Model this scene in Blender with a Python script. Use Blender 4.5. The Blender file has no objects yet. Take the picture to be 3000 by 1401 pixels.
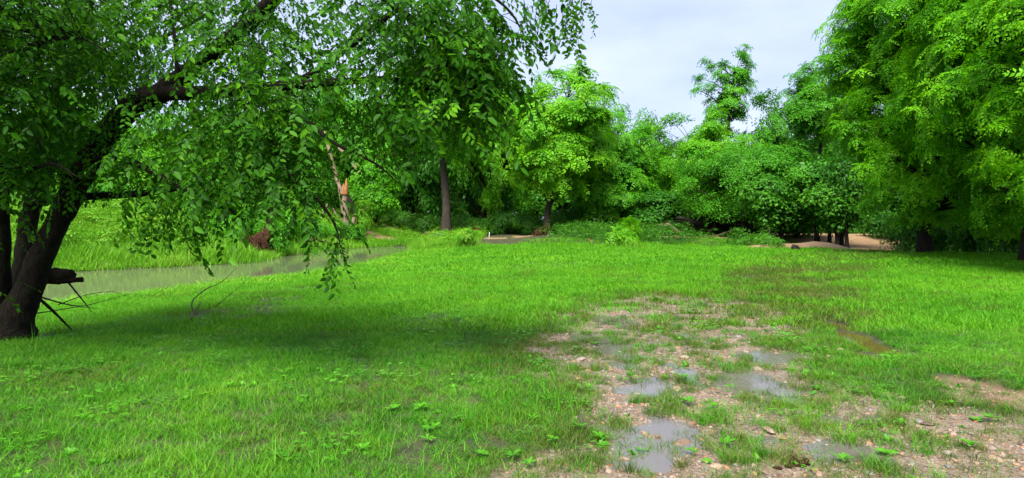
import bpy, math, random
import numpy as np
from mathutils import Vector

S = bpy.context.scene
COL = S.collection
rs = np.random.default_rng(11)
R = math.radians

# ------------------------------------------------------------------ camera, sky, sun, exposure
FPX = 1955.0            # focal length in pixels of the 3000 px wide photograph
CAM_H = 1.6
cam_d = bpy.data.cameras.new('camera')
cam = bpy.data.objects.new('camera', cam_d); COL.objects.link(cam)
cam.location = (0, 0, CAM_H); cam.rotation_euler = (R(90), 0, 0)
cam_d.sensor_fit = 'HORIZONTAL'; cam_d.angle = 2*math.atan(1500/FPX)
cam_d.shift_y = -60.5/3000
cam_d.clip_start = 0.05; cam_d.clip_end = 2000
S.camera = cam

SUN_EL, SUN_AZ = 53.0, 192.0      # azimuth measured from +Y clockwise: behind the camera, a little to the left
sun_dir = Vector((math.sin(R(SUN_AZ))*math.cos(R(SUN_EL)), math.cos(R(SUN_AZ))*math.cos(R(SUN_EL)), math.sin(R(SUN_EL))))
w = bpy.data.worlds.new('World'); S.world = w; w.use_nodes = True
nt = w.node_tree; nt.nodes.clear()
def N(t, typ, **kw):
    n = t.nodes.new(typ)
    for k, v in kw.items(): setattr(n, k, v)
    return n
out = N(nt, 'ShaderNodeOutputWorld'); bg = N(nt, 'ShaderNodeBackground')
sky = N(nt, 'ShaderNodeTexSky', sky_type='NISHITA', sun_disc=False, sun_elevation=R(SUN_EL), sun_rotation=R(SUN_AZ))
sky.air_density = 1.0; sky.dust_density = 2.0
tc = N(nt, 'ShaderNodeTexCoord')
mp = N(nt, 'ShaderNodeMapping'); mp.inputs['Scale'].default_value = (1.2, 1.2, 3.2)
cl = N(nt, 'ShaderNodeTexNoise'); cl.inputs['Scale'].default_value = 2.3; cl.inputs['Detail'].default_value = 6; cl.inputs['Roughness'].default_value = .55
cr = N(nt, 'ShaderNodeValToRGB')
cr.color_ramp.elements[0].position = .36; cr.color_ramp.elements[0].color = (1.62, 1.90, 2.80, 1)
cr.color_ramp.elements[1].position = .62; cr.color_ramp.elements[1].color = (2.22, 2.44, 3.15, 1)
mx = N(nt, 'ShaderNodeMix', data_type='RGBA'); mx.inputs['Factor'].default_value = .88
L = nt.links.new
L(tc.outputs['Generated'], mp.inputs['Vector']); L(mp.outputs['Vector'], cl.inputs['Vector'])
L(cl.outputs['Fac'], cr.inputs['Fac']); L(sky.outputs['Color'], mx.inputs['A']); L(cr.outputs['Color'], mx.inputs['B'])
L(mx.outputs['Result'], bg.inputs['Color']); bg.inputs['Strength'].default_value = .1
L(bg.outputs['Background'], out.inputs['Surface'])

sl = bpy.data.lights.new('sun', 'SUN'); sl.energy = 2.6; sl.angle = R(30); sl.color = (1.0, .96, .88)
so = bpy.data.objects.new('sun', sl); COL.objects.link(so)
so.rotation_euler = (-sun_dir).to_track_quat('-Z', 'Y').to_euler(); so.location = (0, 0, 40)

S.view_settings.view_transform = 'Standard'; S.view_settings.look = 'None'
S.view_settings.gamma = 1; S.view_settings.use_curve_mapping = False
S.view_settings.exposure = 1.95
cy = S.cycles
cy.max_bounces = 7; cy.diffuse_bounces = 5; cy.glossy_bounces = 2; cy.transmission_bounces = 4; cy.transparent_max_bounces = 6
cy.use_adaptive_sampling = True

# ------------------------------------------------------------------ helpers
def P(px, py, d):
    """point seen at photo pixel (px,py) standing d metres in front of the camera"""
    return np.array(((px-1500)/FPX*d, d, CAM_H-(py-640)/FPX*d))
def PG(px, py, z=0.0):
    """point of the level z seen at photo pixel"""
    d = (CAM_H-z)*FPX/(py-640)
    return np.array(((px-1500)/FPX*d, d, z))

def tag(o, label=None, cat=None, group=None, kind=None):
    if label: o['label'] = label
    if cat: o['category'] = cat
    if group: o['group'] = group
    if kind: o['kind'] = kind
    return o
def link(name, data, parent=None, loc=None):
    o = bpy.data.objects.new(name, data); COL.objects.link(o)
    if parent: o.parent = parent
    if loc is not None: o.location = tuple(loc)
    return o
def empty(name, loc, label, cat, group=None):
    o = link(name, None, None, loc); o.empty_display_size = .2
    return tag(o, label, cat, group)

class G:
    """collects vertices and faces, builds one mesh"""
    def __init__(s): s.V = []; s.F = []; s.T = []; s.n = 0
    def add(s, V, F, t=.5):
        V = np.asarray(V, float); s.V.append(V)
        F = np.asarray(F, np.int64)
        s.F.append(F+s.n); s.n += len(V)
        s.T.append(np.broadcast_to(np.asarray(t, float), (len(V),)))
        return s
    def mesh(s, name, mat, smooth=False, origin=(0, 0, 0)):
        me = bpy.data.meshes.new(name)
        V = np.concatenate(s.V)-np.asarray(origin, float)
        me.vertices.add(len(V)); me.vertices.foreach_set('co', V.astype(np.float32).ravel())
        loops = np.concatenate([f.ravel() for f in s.F])
        sizes = np.concatenate([np.full(len(f), f.shape[1]) for f in s.F])
        me.loops.add(len(loops)); me.loops.foreach_set('vertex_index', loops.astype(np.int32))
        me.polygons.add(len(sizes))
        me.polygons.foreach_set('loop_start', np.concatenate([[0], np.cumsum(sizes)[:-1]]).astype(np.int32))
        if smooth: me.polygons.foreach_set('use_smooth', np.ones(len(sizes), bool))
        a = me.attributes.new('tint', 'FLOAT', 'POINT'); a.data.foreach_set('value', np.concatenate(s.T).astype(np.float32))
        me.update(calc_edges=True)
        if mat: me.materials.append(mat)
        return me
    def build(s, name, mat, parent=None, smooth=False, origin=(0, 0, 0)):
        me = s.mesh(name, mat, smooth, origin)
        return link(name, me, parent, None if parent else origin)

def norm(a): return a/np.maximum(np.linalg.norm(a, axis=-1, keepdims=True), 1e-9)
def spline(pts, rad, sub=4):
    pts = np.asarray(pts, float); rad = np.asarray(rad, float)
    p = np.vstack([2*pts[0]-pts[1], pts, 2*pts[-1]-pts[-2]])
    o = []; rr = []
    for i in range(1, len(p)-2):
        for k in range(sub):
            t = k/sub
            o.append(.5*(2*p[i]+(p[i+1]-p[i-1])*t+(2*p[i-1]-5*p[i]+4*p[i+1]-p[i+2])*t*t+(3*p[i]-p[i-1]-3*p[i+1]+p[i+2])*t**3))
            rr.append(rad[i-1]*(1-t)+rad[i]*t)
    o.append(pts[-1]); rr.append(rad[-1])
    return np.array(o), np.array(rr)
def tube(pts, rad, sides=6, rough=0.0, cap=True):
    pts = np.asarray(pts, float); n = len(pts); rad = np.broadcast_to(np.asarray(rad, float), (n,))
    tan = norm(np.gradient(pts, axis=0))
    m = norm(tan.mean(0)); ref = np.eye(3)[np.argmin(np.abs(m))]
    u = norm(np.cross(tan, ref)); v = np.cross(tan, u)
    a = np.linspace(0, 2*np.pi, sides, endpoint=False)
    rr = rad[:, None]*(1+rough*rs.normal(size=(n, sides)))
    V = pts[:, None, :]+rr[..., None]*(u[:, None, :]*np.cos(a)[None, :, None]+v[:, None, :]*np.sin(a)[None, :, None])
    V = V.reshape(-1, 3)
    i = np.arange(n-1)[:, None]*sides; j = np.arange(sides)[None, :]; j2 = (j+1) % sides
    F = np.stack([i+j, i+j2, i+sides+j2, i+sides+j], -1).reshape(-1, 4)
    if cap:
        c0 = len(V); V = np.vstack([V, pts[0], pts[-1]])
        j = np.arange(sides); j2 = (j+1) % sides; e = (n-1)*sides
        # caps as quads with the centre (pairs of rim edges)
        caps = []
        for k in range(0, sides, 2):
            caps.append((c0, (k+2) % sides, (k+1) % sides, k))
            caps.append((c0+1, e+k, e+(k+1) % sides, e+(k+2) % sides))
        F = np.vstack([F, np.array(caps)])
    return V, F
def frames(d, up):
    d = norm(d); x = norm(np.cross(d, up)); z = np.cross(x, d)
    return np.stack([x, d, z], -1)          # columns: side, along, normal
def stamp(g, T, M, loc, scale, tint):
    V, F, t = T
    n = len(loc); nv = len(V)
    W = np.einsum('nij,vj->nvi', M, V)*np.asarray(scale)[:, None, None]+loc[:, None, :]
    FF = (F[None]+np.arange(n)[:, None, None]*nv).reshape(-1, F.shape[1])
    g.add(W.reshape(-1, 3), FF, (t[None]+np.asarray(tint)[:, None]).ravel())
def rotz(a):
    c, s_ = np.cos(a), np.sin(a); z = np.zeros_like(a)
    return np.stack([np.stack([c, -s_, z], -1), np.stack([s_, c, z], -1), np.stack([z, z, z+1], -1)], -2)
def rand_rot(n, tilt):
    a = rs.uniform(0, 2*np.pi, n); b = rs.uniform(0, 2*np.pi, n); t = rs.normal(0, tilt, n)
    ax = np.stack([np.cos(b), np.sin(b), 0*b], -1)
    K = np.zeros((n, 3, 3)); K[:, 0, 2] = ax[:, 1]; K[:, 1, 2] = -ax[:, 0]; K[:, 2, 0] = -ax[:, 1]; K[:, 2, 1] = ax[:, 0]
    I = np.eye(3)[None]
    return (I+np.sin(t)[:, None, None]*K+(1-np.cos(t))[:, None, None]*(K@K))@rotz(a)

def snoise(x, y, seed, scale):
    """cheap smooth noise, about -1..1"""
    q = np.random.default_rng(seed); o = 0
    for k in range(7):
        a = q.uniform(0, 2*np.pi); f = q.uniform(.6, 1.7)/scale
        o = o+np.sin((x*np.cos(a)+y*np.sin(a))*f*2+q.uniform(0, 6.28)+1.3*np.sin((x*np.sin(a)-y*np.cos(a))*f*1.3+q.uniform(0, 6.28)))
    return o/3.4
def smooth(t): t = np.clip(t, 0, 1); return t*t*(3-2*t)
def poly_sd(x, y, poly):
    """signed distance to a polygon (negative inside) and index of the nearest edge"""
    poly = np.asarray(poly, float); best = np.full(x.shape, 1e9); idx = np.zeros(x.shape, int); ins = np.zeros(x.shape, bool)
    for i in range(len(poly)):
        a = poly[i]; b = poly[(i+1) % len(poly)]; d = b-a
        t = np.clip(((x-a[0])*d[0]+(y-a[1])*d[1])/(d@d), 0, 1)
        q = np.hypot(x-a[0]-t*d[0], y-a[1]-t*d[1])
        m = q < best; best = np.where(m, q, best); idx = np.where(m, i, idx)
        c = (a[1] > y) != (b[1] > y)
        ins ^= c & (x < (b[0]-a[0])*(y-a[1])/(b[1]-a[1]+1e-12)+a[0])
    return np.where(ins, -best, best), idx

# ------------------------------------------------------------------ materials
def mat_new(name):
    m = bpy.data.materials.new(name); m.use_nodes = True; t = m.node_tree
    for n in list(t.nodes):
        if n.type != 'OUTPUT_MATERIAL': t.nodes.remove(n)
    return m, t, [n for n in t.nodes if n.type == 'OUTPUT_MATERIAL'][0]
def ramp(t, stops):
    r = N(t, 'ShaderNodeValToRGB'); e = r.color_ramp.elements
    while len(e) > 1: e.remove(e[-1])
    e[0].position = stops[0][0]; e[0].color = (*stops[0][1], 1)
    for p, c in stops[1:]:
        q = e.new(p); q.color = (*c, 1)
    return r
def noise(t, scale, detail=4, rough=.55, coord=None, dist=0):
    n = N(t, 'ShaderNodeTexNoise'); n.inputs['Scale'].default_value = scale; n.inputs['Detail'].default_value = detail
    n.inputs['Roughness'].default_value = rough; n.inputs['Distortion'].default_value = dist
    if coord is not None: t.links.new(coord, n.inputs['Vector'])
    return n
def math_n(t, op, a, b=None, clamp=False):
    n = N(t, 'ShaderNodeMath', operation=op, use_clamp=clamp)
    for i, v in enumerate((a, b)):
        if v is None: continue
        if isinstance(v, (int, float)): n.inputs[i].default_value = v
        else: t.links.new(v, n.inputs[i])
    return n.outputs[0]
def mixc(t, fac, a, b, blend='MIX'):
    n = N(t, 'ShaderNodeMix', data_type='RGBA', blend_type=blend)
    for s_, v in (('Factor', fac), ('A', a), ('B', b)):
        if isinstance(v, (int, float)): n.inputs[s_].default_value = v
        elif isinstance(v, tuple): n.inputs[s_].default_value = (*v, 1)
        else: t.links.new(v, n.inputs[s_])
    return n.outputs['Result']

def leaf_mat(name, dark, mid, light, trans=.35, rough=.42, patch=0.0, patch_scale=.25, spec=.4):
    """leaf or grass blade: the hue varies from blade to blade (tint) and from patch to patch (position)"""
    m, t, o = mat_new(name); l = t.links.new
    at = N(t, 'ShaderNodeAttribute', attribute_name='tint')
    oi = N(t, 'ShaderNodeObjectInfo')
    f = math_n(t, 'ADD', at.outputs['Fac'], math_n(t, 'MULTIPLY', math_n(t, 'SUBTRACT', oi.outputs['Random'], .5), .3))
    if patch:
        ge = N(t, 'ShaderNodeNewGeometry')
        nz = noise(t, patch_scale, 3, .6, ge.outputs['Position'])
        f = math_n(t, 'ADD', f, math_n(t, 'MULTIPLY', math_n(t, 'SUBTRACT', nz.outputs['Fac'], .5), patch))
    r = ramp(t, [(0, dark), (.5, mid), (1, light)]); l(f, r.inputs['Fac'])
    p = N(t, 'ShaderNodeBsdfPrincipled'); l(r.outputs['Color'], p.inputs['Base Color'])
    p.inputs['Roughness'].default_value = rough; p.inputs['Specular IOR Level'].default_value = spec
    tr = N(t, 'ShaderNodeBsdfTranslucent')
    tc_ = mixc(t, 1.0, r.outputs['Color'], (1.1, 1.0, .55), 'MULTIPLY'); l(tc_, tr.inputs['Color'])
    ms = N(t, 'ShaderNodeMixShader'); ms.inputs['Fac'].default_value = trans
    l(p.outputs[0], ms.inputs[1]); l(tr.outputs[0], ms.inputs[2]); l(ms.outputs[0], o.inputs['Surface'])
    return m
def bark_mat(name, a, b, scale=14, rough=.85, bump=.6, moss=None):
    m, t, o = mat_new(name); l = t.links.new
    tc_ = N(t, 'ShaderNodeTexCoord'); mp_ = N(t, 'ShaderNodeMapping'); mp_.inputs['Scale'].default_value = (1, 1, .22)
    l(tc_.outputs['Object'], mp_.inputs['Vector'])
    n1 = noise(t, scale, 6, .65, mp_.outputs['Vector'], .4); n2 = noise(t, scale*.13, 3, .5, tc_.outputs['Object'])
    r = ramp(t, [(.3, a), (.7, b)]); l(n1.outputs['Fac'], r.inputs['Fac'])
    c = r.outputs['Color']
    if moss:
        rr = ramp(t, [(.52, (0, 0, 0)), (.7, (1, 1, 1))]); l(n2.outputs['Fac'], rr.inputs['Fac'])
        c = mixc(t, math_n(t, 'MULTIPLY', rr.outputs['Color'], .6), c, moss)
    p = N(t, 'ShaderNodeBsdfPrincipled'); l(c, p.inputs['Base Color']); p.inputs['Roughness'].default_value = rough
    p.inputs['Specular IOR Level'].default_value = .12
    b_ = N(t, 'ShaderNodeBump'); b_.inputs['Strength'].default_value = bump; b_.inputs['Distance'].default_value = .03
    l(n1.outputs['Fac'], b_.inputs['Height']); l(b_.outputs['Normal'], p.inputs['Normal'])
    l(p.outputs[0], o.inputs['Surface'])
    return m
def plain_mat(name, a, b, scale=8, rough=.6, bump=.2):
    return bark_mat(name, a, b, scale, rough, bump)

M_lawn = leaf_mat('lawn_grass', (.022, .105, .003), (.062, .28, .006), (.17, .37, .018), .36, .5, 1.5, .6, .2)
M_mead = leaf_mat('meadow_grass', (.045, .19, .004), (.090, .34, .006), (.20, .44, .015), .38, .55, 1.0, .3, .2)
M_sedge = leaf_mat('sedge', (.022, .065, .005), (.065, .150, .010), (.21, .18, .035), .28, .5, .8, .9, .2)
M_bank = leaf_mat('bank_grass', (.055, .20, .006), (.12, .36, .010), (.28, .48, .05), .38, .5, 1.0, .3, .2)
M_weed = leaf_mat('weed_leaf', (.030, .15, .005), (.065, .26, .008), (.12, .36, .015), .3, .45, spec=.25)
M_under = leaf_mat('undergrowth_leaf', (.016, .075, .005), (.040, .160, .008), (.085, .27, .015), .34, .45, .9, .25, .2)
M_elm = leaf_mat('elm_leaf', (.018, .095, .003), (.052, .215, .005), (.14, .40, .010), .54, .5, spec=.16)
M_walnut = leaf_mat('walnut_leaf', (.045, .20, .002), (.095, .37, .003), (.19, .52, .006), .45, .5, spec=.2)
M_tree = [leaf_mat('leaf_lime', (.045, .20, .003), (.10, .37, .005), (.20, .50, .012), .43, .5, spec=.25),
          leaf_mat('leaf_mid', (.028, .155, .004), (.065, .29, .007), (.13, .42, .014), .42, .5, spec=.25),
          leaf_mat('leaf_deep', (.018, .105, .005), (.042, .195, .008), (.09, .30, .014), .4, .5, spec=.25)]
M_bark = bark_mat('dark_bark', (.010, .008, .006), (.040, .030, .022))
M_bark2 = bark_mat('grey_bark', (.018, .014, .011), (.085, .068, .052))
M_elmbark = bark_mat('elm_bark', (.002, .0016, .0012), (.022, .017, .012), 26, .95, 1.0, moss=(.012, .016, .006))
M_snag = bark_mat('barkless_wood', (.10, .070, .043), (.29, .22, .15), 9, .7, .3)
M_torn = bark_mat('torn_wood', (.13, .050, .015), (.36, .18, .075), 26, .7, .4)
M_dead = bark_mat('dead_wood', (.05, .034, .022), (.20, .14, .09), 12, .8, .4)
M_brown = bark_mat('root_wood', (.014, .007, .004), (.075, .032, .016), 12, .85, .6)
M_twig = bark_mat('twig', (.03, .022, .014), (.10, .07, .045), 12, .8, .2)

def ground_material():
    m, t, o = mat_new('ground'); l = t.links.new
    ge = N(t, 'ShaderNodeNewGeometry'); pos = ge.outputs['Position']
    def at(n): return N(t, 'ShaderNodeAttribute', attribute_name=n).outputs['Fac']
    fine = noise(t, 22, 5, .65, pos); mid = noise(t, 3.2, 5, .6, pos); big = noise(t, .5, 3, .5, pos)
    soil = ramp(t, [(.3, (.020, .018, .008)), (.55, (.045, .050, .014)), (.75, (.085, .085, .022))]); l(mid.outputs['Fac'], soil.inputs['Fac'])
    litter = ramp(t, [(.3, (.018, .012, .007)), (.7, (.070, .042, .022))]); l(mid.outputs['Fac'], litter.inputs['Fac'])
    # gravel: two sizes of chips over wet mud
    v1 = N(t, 'ShaderNodeTexVoronoi'); v1.inputs['Scale'].default_value = 42; l(pos, v1.inputs['Vector'])
    v2 = N(t, 'ShaderNodeTexVoronoi'); v2.inputs['Scale'].default_value = 95; l(pos, v2.inputs['Vector'])
    sep = N(t, 'ShaderNodeSeparateColor'); l(v1.outputs['Color'], sep.inputs['Color'])
    sep2 = N(t, 'ShaderNodeSeparateColor'); l(v2.outputs['Color'], sep2.inputs['Color'])
    stops = [(0, (.05, .036, .024)), (.25, (.12, .080, .048)), (.45, (.22, .155, .095)), (.62, (.28, .215, .15)), (.8, (.20, .175, .15)), (1, (.30, .175, .09))]
    c1 = ramp(t, stops); l(sep.outputs['Red'], c1.inputs['Fac'])
    c2 = ramp(t, stops); l(sep2.outputs['Green'], c2.inputs['Fac'])
    mud = ramp(t, [(.35, (.050, .032, .020)), (.65, (.185, .14, .095))]); l(mid.outputs['Fac'], mud.inputs['Fac'])
    sel = ramp(t, [(.42, (0, 0, 0)), (.5, (1, 1, 1))]); l(fine.outputs['Fac'], sel.inputs['Fac'])
    chips = mixc(t, sel.outputs['Color'], c2.outputs['Color'], c1.outputs['Color'])
    grav = mixc(t, .62, mud.outputs['Color'], chips)
    sand = ramp(t, [(.3, (.24, .145, .070)), (.7, (.35, .225, .115))]); l(mid.outputs['Fac'], sand.inputs['Fac'])
    dirt = ramp(t, [(.3, (.09, .052, .030)), (.7, (.20, .125, .075))]); l(mid.outputs['Fac'], dirt.inputs['Fac'])
    c = mixc(t, at('wood'), soil.outputs['Color'], litter.outputs['Color'])
    c = mixc(t, at('dirt'), c, dirt.outputs['Color'])
    c = mixc(t, at('sand'), c, sand.outputs['Color'])
    c = mixc(t, at('gravel'), c, grav)
    p = N(t, 'ShaderNodeBsdfPrincipled'); l(c, p.inputs['Base Color'])
    # wet mud shines between the chips
    wet = ramp(t, [(.40, (1, 1, 1)), (.60, (0, 0, 0))]); l(noise(t, 1.7, 4, .6, pos).outputs['Fac'], wet.inputs['Fac'])
    ro = math_n(t, 'SUBTRACT', .85, math_n(t, 'MULTIPLY', math_n(t, 'MULTIPLY', wet.outputs['Color'], at('gravel')), .6))
    l(ro, p.inputs['Roughness']); p.inputs['Specular IOR Level'].default_value = .4
    bm = N(t, 'ShaderNodeBump'); bm.inputs['Strength'].default_value = .7; bm.inputs['Distance'].default_value = .012
    hh = math_n(t, 'ADD', math_n(t, 'MULTIPLY', fine.outputs['Fac'], .6), math_n(t, 'MULTIPLY', v1.outputs['Distance'], -.8))
    l(hh, bm.inputs['Height']); l(bm.outputs['Normal'], p.inputs['Normal'])
    l(p.outputs[0], o.inputs['Surface'])
    return m
M_ground = ground_material()
def water_mat(name, col, rough, ripple, rscale, ior=1.333):
    m, t, o = mat_new(name); l = t.links.new
    ge = N(t, 'ShaderNodeNewGeometry')
    p = N(t, 'ShaderNodeBsdfPrincipled'); p.inputs['Base Color'].default_value = (*col, 1)
    p.inputs['Roughness'].default_value = rough; p.inputs['IOR'].default_value = ior; p.inputs['Specular IOR Level'].default_value = .5
    n = noise(t, rscale, 3, .5, ge.outputs['Position']); b = N(t, 'ShaderNodeBump')
    b.inputs['Strength'].default_value = ripple; b.inputs['Distance'].default_value = .02
    l(n.outputs['Fac'], b.inputs['Height']); l(b.outputs['Normal'], p.inputs['Normal']); l(p.outputs[0], o.inputs['Surface'])
    return m
M_creek = water_mat('silty_water', (.125, .125, .075), .04, .12, 4)
M_puddle = water_mat('puddle_water', (.12, .105, .09), .02, .05, 16, 1.5)
M_ditch = water_mat('muddy_water', (.085, .055, .018), .03, .03, 7)
M_ford = water_mat('rippled_water', (.06, .05, .03), .05, .9, 3.2)

def stone_mat():
    m, t, o = mat_new('stone'); l = t.links.new
    oi = N(t, 'ShaderNodeObjectInfo'); tc_ = N(t, 'ShaderNodeTexCoord')
    r = ramp(t, [(0, (.11, .075, .05)), (.2, (.24, .155, .10)), (.42, (.38, .27, .19)), (.6, (.33, .28, .24)), (.75, (.24, .22, .21)), (.88, (.40, .22, .11)), (1, (.30, .12, .06))])
    l(oi.outputs['Random'], r.inputs['Fac'])
    n = noise(t, 9, 5, .6, tc_.outputs['Object'])
    k = ramp(t, [(.3, (.62, .60, .58)), (.7, (1.15, 1.12, 1.1))]); l(n.outputs['Fac'], k.inputs['Fac'])
    p = N(t, 'ShaderNodeBsdfPrincipled'); l(mixc(t, 1.0, r.outputs['Color'], k.outputs['Color'], 'MULTIPLY'), p.inputs['Base Color'])
    p.inputs['Roughness'].default_value = .38
    b = N(t, 'ShaderNodeBump'); b.inputs['Strength'].default_value = .4; b.inputs['Distance'].default_value = .02
    l(n.outputs['Fac'], b.inputs['Height']); l(b.outputs['Normal'], p.inputs['Normal']); l(p.outputs[0], o.inputs['Surface'])
    return m
M_stone = stone_mat()

# ------------------------------------------------------------------ terrain
WZ = -.45                                   # level of the creek
near_px = [(-300, 905), (100, 884), (240, 868), (440, 845), (650, 818), (870, 797), (1050, 767), (1170, 738), (1215, 728)]
far_px = [(1195, 721), (1060, 726), (960, 735), (900, 742), (815, 752), (760, 770), (500, 783), (250, 795), (0, 806), (-300, 818)]
creek_poly = [PG(x, y+(7 if i < len(near_px) else 0), WZ)[:2] for i, (x, y) in enumerate(near_px+far_px)]
NN = len(near_px)
FZ = -.38                                  # level of the ford
ford_poly = [(19.5, 42), (20.6, 38.2), (22.2, 36.2), (24.5, 35.2), (30, 35.5), (38, 38), (38, 43), (28, 43.5), (24, 45), (21, 46.5)]
gravel_poly = [PG(x, y)[:2] for x, y in [(1560, 1000), (1640, 930), (1760, 885), (1900, 868), (2080, 876), (2230, 905), (2290, 960), (2330, 1030), (2400, 1080), (2420, 1130), (2560, 1160), (2760, 1225), (3150, 1270), (3300, 1500), (1600, 1500), (1690, 1330), (1740, 1230), (1730, 1160), (1600, 1090)]]
dirt_poly = [PG(x, y)[:2] for x, y in [(2745, 1105), (2830, 1100), (3000, 1140), (3150, 1160), (3150, 1215), (2950, 1195), (2760, 1165)]]
puddles = [(2195, 1118, 120, 36), (2012, 1090, 42, 34), (1915, 1122, 60, 26), (1790, 1018, 62, 48), (1850, 945, 55, 26), (1762, 930, 45, 18),
           (2070, 893, 26, 12), (1880, 1325, 105, 62), (1965, 1262, 45, 36), (2250, 1040, 110, 24), (1700, 985, 40, 18), (2000, 980, 50, 16), (1780, 1260, 40, 26), (2110, 1062, 50, 16)]
ditch = [(2455, 945, 45, 16), (2500, 975, 55, 20), (2545, 1000, 62, 24), (2585, 1015, 60, 20), (2545, 1035, 45, 18)]
def ell(px, py, rx, ry):
    c = PG(px, py); d = c[1]
    return c[0], c[1], rx/FPX*d, d*d/(CAM_H*FPX)*ry
_q = np.random.default_rng(44)
for _k in range(34):
    _d = _q.uniform(4.3, 11.0); _x = _q.uniform(.10, .62)*_d
    if poly_sd(np.array([_x]), np.array([_d]), gravel_poly)[0][0] < -.25:
        puddles.append((1500+_x/_d*FPX, 640+CAM_H*FPX/_d, _q.uniform(.09, .22)/_d*FPX, _q.uniform(.07, .20)/_d**2*CAM_H*FPX))
PUD = [ell(*q) for q in puddles]; DIT = [ell(*q) for q in ditch]
track = np.array([(2.6, 7.5), (4.4, 11.5), (7.0, 17.0), (11.5, 25.0), (17.0, 31.5), (21.5, 35.5)])
def track_d(x, y):
    best = np.full(np.shape(x), 1e9)
    for a, b in zip(track[:-1], track[1:]):
        d = b-a; t = np.clip(((x-a[0])*d[0]+(y-a[1])*d[1])/(d@d), 0, 1)
        best = np.minimum(best, np.hypot(x-a[0]-t*d[0], y-a[1]-t*d[1]))
    return best

def fields(x, y):
    x = np.asarray(x, float); y = np.asarray(y, float)
    h = .035*snoise(x, y, 1, 3.0)+.10*snoise(x, y, 2, 14)*smooth((y-10)/20)
    n1 = snoise(x, y, 3, .55); n2 = snoise(x, y, 4, .16); n3 = snoise(x, y, 5, 2.2)
    gsd, _ = poly_sd(x, y, gravel_poly)
    gravel = smooth((-(gsd+.30*n1+.18*n3-.10)+.28)/.5)
    dsd, _ = poly_sd(x, y, dirt_poly)
    dirt = smooth((-(dsd+.08*n1)+.08)/.16)
    # fine relief of the gravel, with hollows that hold the puddles
    pud = np.zeros_like(x)
    for cx, cy_, rx, ry in PUD:
        q = ((x-cx)/rx)**2+((y-cy_)/ry)**2; pud = np.maximum(pud, np.exp(-q*1.1))
    dit = np.zeros_like(x)
    for cx, cy_, rx, ry in DIT:
        q = ((x-cx)/rx)**2+((y-cy_)/ry)**2; dit = np.maximum(dit, np.exp(-q*.9))
    g2 = np.maximum(gravel, 0)
    flat = np.exp(-((x-3)/5)**4-((y-8)/6)**4)
    h = h*(1-.9*flat)
    h = h+g2*(.013*n1+.009*n2+.002)-.040*pud-.10*dit-.02*dirt
    # worn wheel ruts of the track
    td = track_d(x, y)
    rut = np.exp(-((td-.8)/.26)**2)*smooth((y-11)/3)
    h = h-.03*rut
    # sand
    sand = np.zeros_like(x)
    for cx, cy_, rx, ry in [(16.3, 37.6, 3.5, 2.3), (12.6, 49, 4.2, 2.0), (18.6, 34.4, 2.2, 2.2), (22.5, 34.0, 3.5, 1.2), (24.5, 51, 5, 6.5), (-8.3, 58, 3.4, 4.2), (-10.6, 51.5, 2.0, 1.6), (-1.6, 50.4, 1.3, .8), (1.0, 51.4, 1.7, .9), (-5.5, 52.5, 2.2, 1.2)]:
        q = np.sqrt(((x-cx)/rx)**2+((y-cy_)/ry)**2)+.10*n3
        sand = np.maximum(sand, smooth((1.08-q)/.2))
    mounds = [(16.2, 38.0, 2.6, .22), (17.3, 37.6, 1.1, .34), (15.2, 38.4, 1.6, .10), (18.6, 36.9, .8, .22), (1.0, 51.3, 1.1, .55), (-1.3, 50.4, .9, .32), (.0, 50.8, .7, .25)]
    # ford
    fsd, _ = poly_sd(x, y, ford_poly)
    fb = smooth(fsd/3.5)
    h = np.where(fsd < 0, FZ-.25*smooth(-fsd/1.5)-.02, np.minimum(h*fb+(FZ-.02)*(1-fb), FZ-.02+.055*fsd))
    for cx, cy_, r_, a in mounds: h = h+a*np.exp(-((x-cx)**2+(y-cy_)**2)/r_**2)
    # creek
    csd, ci = poly_sd(x, y, creek_poly)
    far = (ci >= NN-1) & (ci < len(creek_poly)-1)
    top = 1.75*smooth((-x-6.5)/8)*smooth((70-y)/20)+.35
    hb_far = WZ-.03+(.03-WZ)*smooth(csd/1.6)*.75+top*smooth((csd-.4)/9)+.12*snoise(x, y, 8, 2.4)*smooth(csd/2)
    hb_near = np.minimum(h, WZ-.03+.05*csd+.04*n3*smooth(csd/2))
    k = smooth((csd-10)/14)
    hb_far = hb_far*(1-k)+(h+top)*k
    hc = np.where(far, hb_far, hb_near)
    hc = np.where(csd < 0, WZ-.03-.6*smooth(-csd/2), hc)
    h = hc
    # wooded ground rises a little behind the meadow
    h = h+.35*smooth((y-56-.12*np.abs(x))/8)*np.where(far, 0, 1)
    wood = smooth((y-55+.5*n3-.02*x)/3)
    wood = np.maximum(wood, smooth((y-47)/2.5)*smooth((x-9)/2))
    wood = np.maximum(wood, smooth((x-.80*y+1.0)/3)*smooth((y-24)/4))
    mud = np.zeros_like(x)
    for px, py, rx, ry in [(660, 905, 190, 40), (880, 822, 120, 14), (1000, 818, 110, 10), (120, 960, 150, 40), (2360, 796, 120, 14), (830, 860, 90, 14), (1240, 945, 40, 14)]:
        cx, cy_, ax, ay = ell(px, py, rx, ry)
        q = np.sqrt(((x-cx)/ax)**2+((y-cy_)/ay)**2)+.25*n1
        mud = np.maximum(mud, smooth((1.1-q)/.5))
    return dict(x=x, y=y, h=h, gravel=gravel, dirt=np.maximum(dirt, rut*.75*np.clip(.55+.7*n1, 0, 1)*smooth((36-y)/4)), mud=mud, sand=sand*(1-gravel), wood=np.maximum(wood, mud*.9)*(1-sand), trees=wood*(1-sand), csd=csd, far=far, fsd=fsd, pud=pud, dit=dit, td=td, rut=rut, bare=dirt)


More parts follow.
